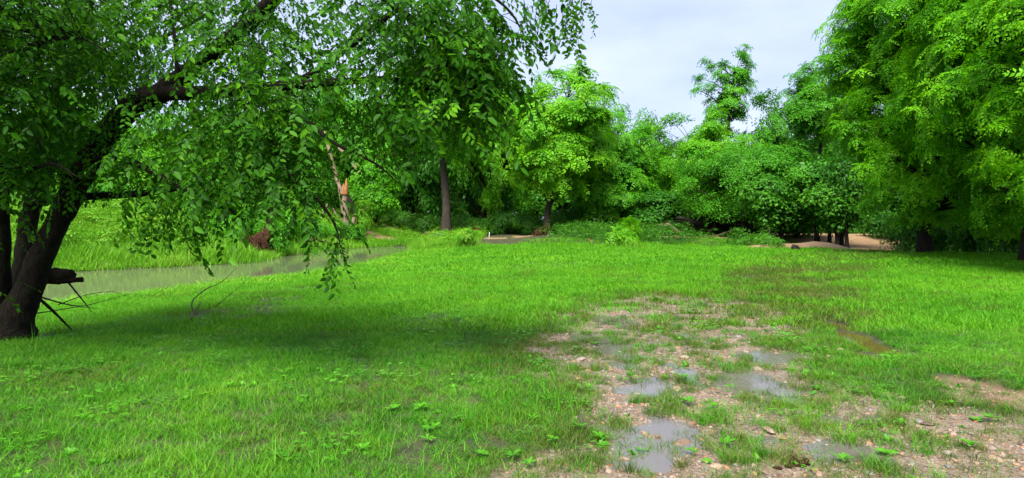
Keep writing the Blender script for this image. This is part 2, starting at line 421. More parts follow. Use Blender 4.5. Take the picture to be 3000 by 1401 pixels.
def axis(dense0, dense1, step, lo, hi, grow):
    a = list(np.arange(dense0, dense1, step)); s_ = step
    while a[-1] < hi: s_ = min(s_*grow, 25); a.append(a[-1]+s_)
    s_ = step
    while a[0] > lo: s_ = min(s_*grow, 25); a.insert(0, a[0]-s_)
    return np.array(a)
gx = axis(.2, 4.8, .042, -420, 420, 1.06); gy = axis(3.9, 11.5, .042, -60, 620, 1.05)
X, Y = np.meshgrid(gx, gy)
FD = fields(X.ravel(), Y.ravel())
g = G(); nx, ny = len(gx), len(gy)
HG = FD['h'].reshape(ny, nx)
def Hs(x, y):
    """height of the ground mesh"""
    i = np.clip(np.searchsorted(gx, x)-1, 0, nx-2); j = np.clip(np.searchsorted(gy, y)-1, 0, ny-2)
    u = (x-gx[i])/(gx[i+1]-gx[i]); v = (y-gy[j])/(gy[j+1]-gy[j])
    return HG[j, i]*(1-u)*(1-v)+HG[j, i+1]*u*(1-v)+HG[j+1, i]*(1-u)*v+HG[j+1, i+1]*u*v
def H(x, y): return float(Hs(np.array([x]), np.array([y]))[0])
ii = (np.arange(ny-1)[:, None]*nx+np.arange(nx-1)[None]).ravel()
g.add(np.stack([X.ravel(), Y.ravel(), FD['h']], -1), np.stack([ii, ii+1, ii+nx+1, ii+nx], -1))
ground = g.build('ground', M_ground, None, True); tag(ground, kind='structure')
for k in ('gravel', 'dirt', 'sand', 'wood'):
    a = ground.data.attributes.new(k, 'FLOAT', 'POINT'); a.data.foreach_set('value', FD[k].astype(np.float32))

def sheet(name, poly, z, mat, sub=0):
    import bmesh
    bm = bmesh.new(); vs = [bm.verts.new((p[0], p[1], z)) for p in poly]; f = bm.faces.new(vs)
    if f.normal.z < 0: f.normal_flip()
    bm.normal_update()
    if f.normal.z < 0: bmesh.ops.reverse_faces(bm, faces=[f])
    me = bpy.data.meshes.new(name); bm.to_mesh(me); bm.free(); me.materials.append(mat)
    return tag(link(name, me), kind='structure')
def grow(poly, k):
    poly = np.asarray(poly, float); c = poly.mean(0); return c+(poly-c)*k
# water sheets reach a little under their banks
cp = np.array(creek_poly); cpn = cp.copy()
cpn[:NN] += np.array([.6, -.6]); cpn[NN:] += np.array([-.5, .6])
sheet('creek', cpn, WZ, M_creek)
sheet('stream', grow(ford_poly, 1.06), FZ, M_ford)
for i, (cx, cy_, rx, ry) in enumerate(PUD):
    a = np.linspace(0, 2*np.pi, 28, endpoint=False); k = 1.6*(1+.12*np.sin(3*a+i)+.1*np.sin(5*a+2*i))
    sheet('puddle', np.stack([cx+rx*k*np.cos(a), cy_+ry*k*np.sin(a)], -1), -.0125-.0011*(i % 7)+.00011*i, M_puddle)
dc = np.array([(q[0], q[1]) for q in DIT]).mean(0)
a = np.linspace(0, 2*np.pi, 40, endpoint=False)
sheet('puddle', [PG(2520+150*math.cos(t)+60*math.sin(t), 990+75*math.sin(t)+50*math.cos(t))[:2] for t in a], -.058, M_ditch)

# ------------------------------------------------------------------ scattering (uncountable ground cover)
SRC = {}
def source(name, meshes):
    c = bpy.data.collections.new(name)          # holds the shapes that are scattered; not part of the scene itself
    for i, me in enumerate(meshes):
        o = bpy.data.objects.new('%s_%02d' % (name, i), me); c.objects.link(o)
    SRC[name] = c; return c
def scatter(name, coll, pts, rot, scl, idx, label, cat):
    me = bpy.data.meshes.new(name); n = len(pts)
    me.vertices.add(n); me.vertices.foreach_set('co', pts.astype(np.float32).ravel())
    for nm, ty, arr, key in (('rot', 'FLOAT_VECTOR', rot, 'vector'), ('scl', 'FLOAT_VECTOR', scl, 'vector'), ('idx', 'INT', idx, 'value')):
        a = me.attributes.new(nm, ty, 'POINT'); a.data.foreach_set(key, np.ascontiguousarray(arr).ravel().astype(np.int32 if ty == 'INT' else np.float32))
    o = link(name, me); tag(o, label, cat, kind='stuff')
    t = bpy.data.node_groups.new(name, 'GeometryNodeTree')
    t.interface.new_socket('Geometry', in_out='INPUT', socket_type='NodeSocketGeometry')
    t.interface.new_socket('Geometry', in_out='OUTPUT', socket_type='NodeSocketGeometry')
    gi = N(t, 'NodeGroupInput'); go = N(t, 'NodeGroupOutput')
    ci = N(t, 'GeometryNodeCollectionInfo'); ci.inputs['Collection'].default_value = coll
    ci.inputs['Separate Children'].default_value = True; ci.inputs['Reset Children'].default_value = True
    ip = N(t, 'GeometryNodeInstanceOnPoints'); ip.inputs['Pick Instance'].default_value = True
    def na(nm, ty):
        q = N(t, 'GeometryNodeInputNamedAttribute', data_type=ty); q.inputs['Name'].default_value = nm; return q.outputs['Attribute']
    l = t.links.new
    l(gi.outputs[0], ip.inputs['Points']); l(ci.outputs[0], ip.inputs['Instance'])
    l(na('idx', 'INT'), ip.inputs['Instance Index']); l(na('rot', 'FLOAT_VECTOR'), ip.inputs['Rotation']); l(na('scl', 'FLOAT_VECTOR'), ip.inputs['Scale'])
    l(ip.outputs[0], go.inputs[0])
    md = o.modifiers.new('scatter', 'NODES'); md.node_group = t
    return o

def blades(n, r, h0, h1, wd, bend, seed, tri=2, spread=.35):
    """a clump of n tapered, bent blades"""
    q = np.random.default_rng(seed); g = G()
    a = q.uniform(0, 2*np.pi, n); rad = r*np.sqrt(q.uniform(0, 1, n)); b = np.stack([rad*np.cos(a), rad*np.sin(a), np.zeros(n)-.01], -1)
    az = q.uniform(0, 2*np.pi, n); hh = q.uniform(h0, h1, n); bd = bend*q.uniform(.3, 1.3, n)*hh; ln = np.stack([np.cos(az), np.sin(az), 0*az], -1)
    sd = np.stack([-np.sin(az), np.cos(az), 0*az], -1)
    fa = q.uniform(-1, 1, n)[:, None]; sd = norm(sd+fa*ln)
    wv = (wd*q.uniform(.7, 1.3, n))[:, None]; up = np.array((0, 0, 1.))
    lean = spread*q.uniform(0, 1, n)[:, None]*hh[:, None]
    rows = []
    for k in range(tri+1):
        f = k/tri
        c = b+up*(hh*(f-.25*f*f*bend))[:, None]+ln*(bd*f*f)[:, None]+ln*lean*f
        rows.append((c, wv*(1-f**1.6)))
    t = np.clip(q.normal(.5, .2, n), 0, 1)
    for k in range(tri):
        c0, w0 = rows[k]; c1, w1 = rows[k+1]
        V = np.stack([c0-sd*w0/2, c0+sd*w0/2, c1+sd*w1/2, c1-sd*w1/2], 1).reshape(-1, 3)
        if k < tri-1: F = np.arange(n*4).reshape(-1, 4)
        else:
            V = np.stack([c0-sd*w0/2, c0+sd*w0/2, c1], 1).reshape(-1, 3); F = np.arange(n*3).reshape(-1, 3)
        g.add(V, F, np.repeat(t, V.shape[0]//n))
    return g

# leaf templates --------------------------------------------------------------
def diamond(wd=.5, fold=.12, droop=.1):
    V = np.array([(0, 0, 0), (-wd/2, .45, fold), (0, 1, -droop), (wd/2, .45, fold)], float)
    return V, np.array([[0, 3, 2, 1]]), np.zeros(4)
def leaf_quads(wd=.5):
    """ovate leaf folded along the midrib: two quads"""
    V = np.array([(0, 0, 0), (wd*.47, .28, .05), (wd*.40, .66, .02), (0, 1, -.12), (-wd*.40, .66, .02), (-wd*.47, .28, .05)], float)
    return V, np.array([[0, 1, 2, 3], [0, 3, 4, 5]]), np.zeros(6)
def mk(g):
    return np.concatenate(g.V), np.concatenate(g.F), np.concatenate(g.T)
def compound(pairs, wd, seed, droop=.55, ll=.30):
    q = np.random.default_rng(seed); g = G(); D = diamond(wd, .05, .1)
    ys = np.linspace(.18, .95, pairs); d = []; loc = []; sc = []
    for y in ys:
        for s_ in (-1, 1):
            d.append((s_*1.0, .45+.3*y, -.35+q.normal(0, .18))); loc.append((0, y, -droop*y*y)); sc.append(ll*(1-.45*abs(y-.5))*q.uniform(.85, 1.15))
    d.append((0, 1, -1.0)); loc.append((0, 1, -droop)); sc.append(ll*.8)
    d = np.array(d); loc = np.array(loc)
    up = np.tile(np.array((0, .3, 1.)), (len(d), 1))+q.normal(0, .15, (len(d), 3))
    stamp(g, D, frames(d, up), loc, np.array(sc), q.normal(0, .06, len(d)))
    return mk(g)
def whorl(pairs, wd, nl, seed, ll=.3):
    q = np.random.default_rng(seed); g = G()
    for k in range(nl):
        az = 2*np.pi*(k+q.uniform(-.3, .3))/nl; el = q.uniform(-.35, .6)
        d = np.array([[np.cos(az)*np.cos(el), np.sin(az)*np.cos(el), np.sin(el)]]); up = np.array([[0, 0, 1.]])
        C = compound(pairs, wd, seed*31+k, q.uniform(.4, .8), ll)
        stamp(g, C, frames(d, up), np.zeros((1, 3)), np.array([q.uniform(.75, 1.1)]), np.array([q.normal(0, .08)]))
    return mk(g)
def dome(n, ls, wd, seed, flat=.55):
    """cluster of simple leaves on a flattened dome of radius 1"""
    q = np.random.default_rng(seed); g = G()
    u = norm(q.normal(size=(n, 3))); u[:, 2] = np.abs(u[:, 2])*.9-.25*q.uniform(0, 1, n)
    rad = q.uniform(.45, 1, n)[:, None]; loc = u*rad; loc[:, 2] *= flat
    d = norm(u*np.array((1, 1, .2))+np.array((0, 0, -.35))+q.normal(0, .3, (n, 3)))
    up = norm(u*.5+np.array((0, 0, 1.))+q.normal(0, .35, (n, 3)))
    stamp(g, diamond(wd, .08, .12), frames(d, up), loc, ls*q.uniform(.7, 1.25, n), q.normal(0, .12, n))
    return mk(g)
def elm_spray(nl, seed):
    """drooping twig with alternate leaves, along +Y, hanging to -Z; unit length"""
    q = np.random.default_rng(seed); g = G()
    ys = np.linspace(.08, 1, nl); x = .05*np.sin(ys*5+q.uniform(0, 6)); z = -.55*ys**1.8*q.uniform(.6, 1.4)
    V, F = tube(np.stack([np.r_[0, x[::6]], np.r_[0, ys[::6]], np.r_[0, z[::6]]], -1), np.linspace(.009, .003, 1+len(ys[::6])), 3, cap=False)
    tw = (V, F)
    d = []; loc = []
    for k, y in enumerate(ys):
        s_ = 1 if k % 2 else -1
        d.append((s_*q.uniform(.5, 1.0), q.uniform(.35, .8), -q.uniform(.25, .9))); loc.append((x[k], y, z[k]))
    d = np.array(d); up = np.array((0, .2, 1.))+q.normal(0, .4, (nl, 3))
    stamp(g, leaf_quads(.50), frames(d, up), np.array(loc), .175*q.uniform(.55, 1.3, nl), q.normal(0, .18, nl))
    return mk(g), tw

WH_HI = [whorl(5, .50, 7, s_, .36) for s_ in range(4)]
WH_LO = [whorl(4, .58, 6, 20+s_, .40) for s_ in range(4)]
DM = [dome(26, .34, .55, 40+s_) for s_ in range(5)]
DM_FINE = [dome(34, .24, .6, 60+s_) for s_ in range(5)]
SPR = [elm_spray(13, 80+s_) for s_ in range(6)]

# ------------------------------------------------------------------ trees
def lobes(u, q):
    o = 0
    for k in range(5):
        v = norm(q.normal(size=3)); o = o+np.maximum(0, u@v-.35)*q.uniform(.3, .9)
    return .78+.5*o
def tree(name, label, base, height, crown, cb=.25, trunk_r=.25, lean=(0, 0), pads=70, per=12, csize=.62, temp=None, mat=None, bark=None,
         group=None, cat='tree', seed=0, pad_r=1.0, tint=0.0, stems=1, flat=.6, off=(0, 0), solid=.55, dense_low=False, face=.75):
    """crown: (rx, ry) of an uneven envelope between cb*height and height, filled with leafy boughs on real branches"""
    temp = temp or DM; mat = mat or M_tree[1]; bark = bark or M_bark
    q = np.random.default_rng(1000+seed)
    base = np.asarray(base, float); root = empty(name, base, label, cat, group)
    tg = G(); trunks = []
    for s_ in range(stems):
        b0 = np.array((0, 0, -.25))+(np.array((q.normal(0, .25), q.normal(0, .25), 0)) if s_ else 0)
        n = 7; f = np.linspace(0, 1, n)
        ln = np.array(lean, float)+(q.normal(0, .18, 2)*height*.5 if s_ else 0)
        pts = np.stack([b0[0]+ln[0]*f**1.3+q.normal(0, .012*height, n)*(f > .05), b0[1]+ln[1]*f**1.3+q.normal(0, .012*height, n)*(f > .05), b0[2]+f*height*.86], -1)
        rad = trunk_r*(1.0-.80*f)*(1 if s_ == 0 else .75); rad[0] *= 1.45
        pp, rr = spline(pts, rad, 3); V, F = tube(pp, rr, 8, .05); tg.add(V, F); trunks.append((pp, rr))
    zc0 = cb*height; zc = (zc0+height)/2; rz = (height-zc0)/2
    u = norm(q.normal(size=(pads, 3)))
    if dense_low: u[:, 2] = np.where(q.uniform(size=pads) < .5, -np.abs(u[:, 2]), u[:, 2])
    rad = q.uniform(0, 1, pads)**solid*lobes(u, q)
    c = u*rad[:, None]*np.array((crown[0], crown[1], rz))
    c[:, 2] += zc; c[:, 2] = np.clip(c[:, 2], zc0*.8, height*1.03)
    fz = c[:, 2]/height
    c[:, 0] += lean[0]*fz**1.3+off[0]; c[:, 1] += lean[1]*fz**1.3+off[1]
    bgm = tg
    for k in range(pads):
        pp, rr = trunks[k % len(trunks)]
        hd = math.hypot(c[k, 0]-lean[0]*fz[k], c[k, 1]-lean[1]*fz[k])
        zt = np.clip(c[k, 2]-.55*hd-.2, min(zc0*.75, height*.5), height*.8)
        i = int(np.argmin(np.abs(pp[:, 2]-zt))); s0 = pp[i]
        m = s0*.45+c[k]*.55+np.array((0, 0, .10*hd)); e = c[k]+np.array((0, 0, -.1))
        r0 = min(rr[i]*.55, .018+.012*hd)
        P_, R_ = spline([s0, m, e], [r0, r0*.6, .008], 3)
        V, F = tube(P_, R_, 4, cap=False); bgm.add(V, F)
    tg.build('trunk', bark, root, True)
    cg = G()
    nper = q.poisson(per, pads)+3
    own = np.repeat(np.arange(pads), nper); n = len(own)
    v = norm(q.normal(size=(n, 3))); r_ = q.uniform(0, 1, n)**.5
    psz = (pad_r*q.uniform(.6, 1.35, pads))[own]
    loc = c[own]+v*(r_*psz)[:, None]*np.array((1, 1, flat)); loc[:, 2] -= .12*r_*r_*psz
    loc[:, 2] = np.maximum(loc[:, 2], .15)
    pt = q.normal(0, .15, pads)[own]
    which = q.integers(0, len(temp), n)
    ax_ = loc-np.array((lean[0]*.5+off[0], lean[1]*.5+off[1], 0)); ax_[:, 2] = (loc[:, 2]-zc)*.35
    zz = norm(norm(ax_)*face+np.array((0, 0, .8))+q.normal(0, .33, (n, 3))); xx = norm(np.cross(zz, q.normal(size=(n, 3))))
    RM = np.stack([xx, np.cross(zz, xx), zz], -1)
    for k, T in enumerate(temp):
        m_ = which == k
        if not m_.any(): continue
        nn = int(m_.sum())
        stamp(cg, T, RM[m_], loc[m_], csize*q.uniform(.65, 1.25, nn), .5+tint+pt[m_]+q.normal(0, .08, nn))
    cg.build('crown', mat, root)
    return root
def copy_thing(o, loc, rz, sc, label=None, group=None):
    c = o.copy(); COL.objects.link(c); c.location = tuple(loc); c.rotation_euler = (0, 0, rz); c.scale = (sc[0], sc[0], sc[1])
    if label: c['label'] = label
    if group: c['group'] = group
    for ch in o.children:
        d = ch.copy(); COL.objects.link(d); d.parent = c
    return c
def gp(px, d, dz=0):
    x = (px-1500)/FPX*d; return np.array((x, d, H(x, d)+dz))
def top_h(py, d, base):           # height of a thing whose top is seen at py
    return CAM_H-(py-640)/FPX*d-base[2]

SPEC = {}
def like(proto, name, label, b, h, r_, rz, mat=None, bark=None, group=None):
    """another tree with the boughs of one already built, turned and resized"""
    ph, pr = SPEC[proto.name]; c = copy_thing(proto, b-np.array((0, 0, .02)), rz, (r_/pr, h/ph), label)
    c.name = name
    if group: c['group'] = group
    elif 'group' in c: del c['group']
    for ch in c.children:
        m = mat if ch.name.startswith('crown') else bark
        if m:
            ch.material_slots[0].link = 'OBJECT'; ch.material_slots[0].material = m
    return c
def bgtree(px, d, top, wpx, label, **kw):
    b = gp(px, d); h = top_h(top, d, b); r_ = wpx/FPX*d
    nm = kw.pop('name', 'leafy_tree')
    p_ = kw.pop('proto', None)
    if p_ is not None: return like(p_, nm, label, b, h, r_, kw.get('seed', 0)*1.3, kw.get('mat'), kw.get('bark') or M_bark, kw.get('group'))
    o = tree(nm, label, b, h, (r_, kw.pop('ry', r_*.85)), **kw); SPEC[o.name] = (h, r_); return o

# wood behind the meadow, from left to right
g_left = 'trees on the far bank of the creek'
tA = bgtree(40, 47, 330, 190, 'lime green tree on the far bank, leftmost behind the leaning trunks', seed=1, mat=M_tree[0], group=g_left, pads=80, cb=.12)
tB = bgtree(230, 56, 250, 180, 'tall lime green tree on the far bank behind the forked elm limb', seed=2, mat=M_tree[0], group=g_left, pads=90, cb=.15, temp=WH_LO, per=7)
bgtree(410, 50, 380, 150, 'lower lime green tree on the far bank under the arching elm limb', seed=3, mat=M_tree[0], group=g_left, pads=80, cb=.10, proto=tA)
bgtree(570, 60, 280, 160, 'tree with pale yellow-green crown behind the middle of the elm foliage', seed=4, mat=M_tree[0], group=g_left, pads=90, cb=.15, temp=WH_LO, per=7, proto=tB)
tC = bgtree(720, 52, 330, 150, 'mid green tree on the far bank above the upturned roots', seed=5, mat=M_tree[1], group=g_left, pads=90, cb=.08)
bgtree(860, 62, 260, 150, 'yellow-green tree rising behind the broken pale snag', seed=6, mat=M_tree[0], group=g_left, pads=90, cb=.15, proto=tA)
tD = bgtree(915, 54, 470, 75, 'small mid green tree on the bank left of the broken pale snag', seed=7, mat=M_tree[1], group=g_left, pads=60, cb=.05, pad_r=.7)
bgtree(1100, 54, 430, 80, 'small bright leafy tree just right of the broken pale snag', seed=8, mat=M_tree[1], pads=75, cb=.08, pad_r=.8, tint=.18, temp=WH_LO, per=7, csize=.6)
bgtree(1040, 66, 230, 170, 'tall green tree behind the small bright tree beside the snag', seed=9, mat=M_tree[1], pads=100, cb=.2, proto=tC)
bgtree(1305, 53, 120, 185, 'tall tree with a thick grey trunk, left of the meadow centre', seed=10, mat=M_tree[0], bark=M_bark2, pads=120, cb=.36, trunk_r=.40, temp=WH_LO, per=7, solid=.45)
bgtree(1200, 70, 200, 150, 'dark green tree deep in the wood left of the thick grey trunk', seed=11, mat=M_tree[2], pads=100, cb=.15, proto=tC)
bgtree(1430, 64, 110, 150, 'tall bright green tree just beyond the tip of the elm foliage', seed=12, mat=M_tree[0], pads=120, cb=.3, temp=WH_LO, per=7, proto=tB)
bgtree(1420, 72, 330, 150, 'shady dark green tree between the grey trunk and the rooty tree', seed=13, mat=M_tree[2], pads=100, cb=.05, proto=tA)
bgtree(1603, 52, 185, 190, 'slender spreading tree with exposed roots at the meadow edge', name='spreading_tree', seed=14, mat=M_tree[0], pads=110, cb=.24, trunk_r=.27, lean=(1.6, 0), temp=WH_LO, per=8, csize=.68, solid=.42, pad_r=.95, tint=.08)
bgtree(1735, 60, 215, 120, 'dark trunked tree standing right of the rooty tree', seed=15, mat=M_tree[0], pads=90, cb=.3, trunk_r=.34, proto=tB)
bgtree(1815, 57, 325, 140, 'dense rounded green tree behind the sumac seedling', seed=16, mat=M_tree[1], pads=130, cb=.06, pad_r=1.0, temp=WH_LO, per=8, tint=.05)
bgtree(1880, 70, 345, 110, 'pale green tree at the lowest point of the skyline', seed=17, mat=M_tree[0], pads=90, cb=.1, proto=tA)
tE = bgtree(2030, 66, 360, 130, 'round topped tree right of the skyline gap', seed=18, mat=M_tree[0], pads=110, cb=.1)
bgtree(1930, 55, 560, 85, 'low dark leafy tree above the bent fallen log', seed=19, mat=M_tree[2], pads=70, cb=.05, pad_r=.8, proto=tD)
bgtree(2085, 56, 345, 130, 'bright feathery tree left of the low spreading tree', seed=20, mat=M_tree[0], pads=100, cb=.15, temp=WH_LO, per=8)
bgtree(2190, 49, 400, 190, 'low dense spreading tree overhanging the dark brush pile', name='spreading_tree', seed=21, mat=M_tree[1], pads=190, cb=.16, pad_r=.9, per=13, temp=DM_FINE, csize=.58, stems=2)
vine = bgtree(2105, 64, 112, 88, 'tall thin tree wrapped in vines, standing above the wood against the sky', name='vine_tree', seed=22, mat=M_tree[1], pads=80, cb=.42, trunk_r=.40, lean=(1.6, 0), temp=WH_LO, per=2, csize=.58, pad_r=.5, solid=.7)
bgtree(2265, 66, 290, 120, 'green tree between the vine wrapped tree and the tall open tree', seed=23, mat=M_tree[1], pads=100, cb=.15, proto=tE)
bgtree(2395, 58, 195, 125, 'tall open crowned tree with bare forking stem beside the big walnuts', seed=24, mat=M_tree[1], pads=85, cb=.5, trunk_r=.24, temp=WH_LO, per=7, csize=.62, solid=.45)
bgtree(2400, 64, 420, 120, 'dark green tree filling the wood behind the thin trunks', seed=25, mat=M_tree[2], pads=100, cb=.2, proto=tE)
bgtree(2330, 50, 560, 90, 'leafy low tree over the left end of the sand', seed=26, mat=M_tree[1], pads=90, cb=.18, pad_r=.8, temp=DM_FINE, per=9, proto=tD)
g_thin = 'thin dark trunks between the sand and the wood'
tF = None
for k, (px, d, tr, tp, lab) in enumerate([(2252, 45, .16, 520, 'thin dark trunked tree, leftmost of the row behind the sand'), (2290, 47, .14, 540, 'thin dark trunked tree, second of the row behind the sand'),
        (2393, 46, .17, 470, 'dark trunked tree in the middle of the row behind the sand mound'), (2429, 46, .20, 480, 'thickest dark trunk of the row behind the sand mound'),
        (2452, 44, .10, 540, 'thin leaning dark stem just right of the thickest trunk behind the sand'), (2466, 45, .09, 530, 'thin upright dark stem next to the ford, second from the right'), (2481, 43.5, .13, 450, 'dark slender trunk beside the ford, rightmost of its row')]):
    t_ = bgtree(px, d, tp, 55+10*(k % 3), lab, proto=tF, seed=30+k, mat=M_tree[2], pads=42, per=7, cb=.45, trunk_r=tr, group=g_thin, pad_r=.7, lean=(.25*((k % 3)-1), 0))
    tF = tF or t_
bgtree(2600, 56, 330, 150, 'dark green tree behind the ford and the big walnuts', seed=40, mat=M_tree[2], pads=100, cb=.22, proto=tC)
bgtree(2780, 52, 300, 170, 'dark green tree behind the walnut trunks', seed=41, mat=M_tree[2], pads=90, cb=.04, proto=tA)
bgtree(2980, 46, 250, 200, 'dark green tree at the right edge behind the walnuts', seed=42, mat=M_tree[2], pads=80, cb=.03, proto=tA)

# rows of trees farther back, hardly told apart
pool = [tree('wood_tree', 'leafy tree deep in the wood, one of the far row', gp(200+600*i, 84), 15+i, (4.6, 4.2), seed=50+i, mat=M_tree[1+(i % 2)], pads=70, per=8, csize=1.0, pad_r=1.4, cb=.03, group='trees deep in the wood') for i in range(3)]
k = 0
for d, step, hs in ((80, 105, .92), (104, 120, 1.0), (92, 190, .42)):
    for px in range(-350, 3400, step):
        q = np.random.default_rng(k+d); pxj = px+q.uniform(-35, 35); b = gp(pxj, d+q.uniform(-4, 4))
        gap = smooth((360-abs(pxj-1930))/200.0)         # the wood is lower in the skyline gap
        sc = hs*(q.uniform(.85, 1.05)-.26*gap)
        copy_thing(pool[k % 3], b-np.array((0, 0, .1)), q.uniform(0, 6.28), (q.uniform(.95, 1.15), sc)); k += 1

# big walnuts on the right
gw = 'walnut trees along the right edge of the meadow'
b = gp(2712, 29.5)
wal = tree('walnut_tree', 'big walnut tree with paired dark trunks at the grass edge near the ford', b, 14.5, (5.3, 5.0), temp=WH_HI, mat=M_walnut, bark=M_bark, group=gw, seed=60, cb=.15, trunk_r=.27, pads=210, per=10, csize=.47, pad_r=.95, solid=.36, stems=2, flat=.7, tint=.14)
SPEC[wal.name] = (14.5, 5.3)
for px, d, h, r_, rz, lab in [(3010, 23.0, 15, 4.7, 2.1, 'walnut tree with drooping bright sprays at the right edge of the photo'), (3430, 18.0, 13.0, 4.6, 4.0, 'nearest walnut tree, its sprays reaching in from the right edge'),
                              (2860, 36.0, 17, 4.8, 5.2, 'tallest walnut tree behind the pair of dark trunks')]:
    like(wal, 'walnut_tree', lab, gp(px, d), h, r_, rz, None, None, gw)

# ------------------------------------------------------------------ the leaning elm in the left foreground
elm = empty('elm_tree', P(40, 985, 9.1)*np.array((1, 1, 0))+np.array((0, 0, H(-6.8, 9.1))), 'leaning dark elm with several stems, its leafy limbs arching over the grass', 'tree')
E0 = np.array(elm.location)
def limb(pts, rad, name, sides=8, rough=.04, sub=5, mat=None):
    A = np.array([P(*p) for p in pts]); pp, rr = spline(A, rad, sub)
    V, F = tube(pp, rr, sides, rough); g = G().add(V-E0, F)
    g.build(name, mat or M_elmbark, elm, True); LIMB.append((pp, rr)); return pp
LIMB = []
limb([(18, 1010, 9.1), (36, 940, 9.1), (82, 850, 9.1), (120, 755, 9.05), (183, 620, 9.0), (250, 490, 8.9), (320, 385, 8.8), (395, 305, 8.6), (480, 272, 8.4)],
     [.38, .25, .175, .155, .15, .15, .155, .14, .12], 'trunk', 18, .07)
limb([(35, 1010, 9.35), (50, 900, 9.4), (69, 760, 9.5), (86, 640, 9.6), (118, 540, 9.7), (155, 400, 9.9), (200, 200, 10.2), (260, 0, 10.5), (330, -300, 10.8)],
     [.34, .18, .12, .115, .115, .11, .10, .08, .05], 'trunk', 16, .07)
limb([(-60, 1010, 9.0), (-22, 900, 9.0), (-6, 760, 8.95), (-8, 600, 8.8), (-45, 400, 8.5), (-100, 150, 8.0), (-150, -200, 7.6)],
     [.30, .19, .14, .13, .12, .10, .06], 'trunk', 12, .05)
limb([(480, 272, 8.4), (600, 272, 8.0), (720, 262, 7.6), (850, 250, 7.4), (1000, 240, 7.2), (1140, 232, 7.0), (1250, 260, 6.8), (1380, 330, 6.6), (1470, 420, 6.5)],
     [.105, .085, .07, .055, .042, .03, .022, .014, .006], 'limb')
limb([(455, 280, 8.45), (560, 205, 8.35), (640, 140, 8.2), (720, 75, 8.0), (800, 0, 7.8), (900, -100, 7.5), (1050, -170, 7.2), (1200, -200, 6.8), (1450, -140, 6.2), (1620, -70, 6.0), (1740, -40, 5.9)],
     [.12, .11, .10, .09, .08, .065, .055, .045, .03, .018, .008], 'limb')
limb([(1000, -150, 7.3), (1100, -30, 7.0), (1190, 45, 6.8), (1290, 120, 6.65), (1370, 220, 6.5), (1425, 320, 6.45), (1450, 440, 6.4)],
     [.04, .037, .034, .03, .022, .014, .005], 'limb')
limb([(850, 250, 7.4), (930, 205, 7.35), (1010, 148, 7.3), (1130, 55, 7.2), (1260, -30, 7.0), (1400, -60, 6.7)], [.04, .036, .033, .028, .018, .008], 'limb')
limb([(238, 505, 8.9), (300, 462, 8.6), (400, 480, 8.2), (520, 545, 7.8), (620, 580, 7.5), (720, 650, 7.3)], [.055, .05, .042, .033, .02, .007], 'limb')
limb([(680, 265, 7.7), (770, 380, 7.4), (850, 510, 7.1), (940, 595, 7.0), (985, 670, 6.9), (1000, 745, 6.85)], [.03, .027, .023, .018, .011, .004], 'limb')
limb([(700, 265, 7.7), (860, 330, 7.2), (980, 420, 6.95), (1100, 480, 6.8), (1170, 540, 6.75)], [.028, .023, .017, .011, .004], 'limb')
limb([(95, 590, 9.55), (240, 577, 9.25), (400, 568, 9.0), (515, 555, 8.7)], [.06, .055, .05, .03], 'dead_limb')
limb([(-45, 400, 8.5), (20, 250, 8.0), (100, 140, 7.6), (220, 110, 7.3), (330, 160, 7.1)], [.045, .032, .022, .012, .004], 'limb')
limb([(-8, 600, 8.8), (60, 520, 8.0), (150, 480, 7.3), (230, 520, 6.9)], [.04, .03, .02, .006], 'limb')
limb([(190, 240, 10.1), (350, 150, 10.3), (520, 90, 10.6), (700, -20, 11)], [.06, .045, .03, .01], 'limb')
limb([(520, 265, 8.2), (515, 150, 8.3), (500, 20, 8.5), (480, -150, 8.7)], [.03, .024, .018, .006], 'limb')
limb([(560, 275, 8.1), (575, 350, 8.0), (600, 430, 7.9)], [.014, .011, .004], 'limb')
limb([(1120, -130, 7.0), (1350, -60, 6.7), (1480, 20, 6.5), (1540, 110, 6.45)], [.03, .022, .013, .005], 'limb')

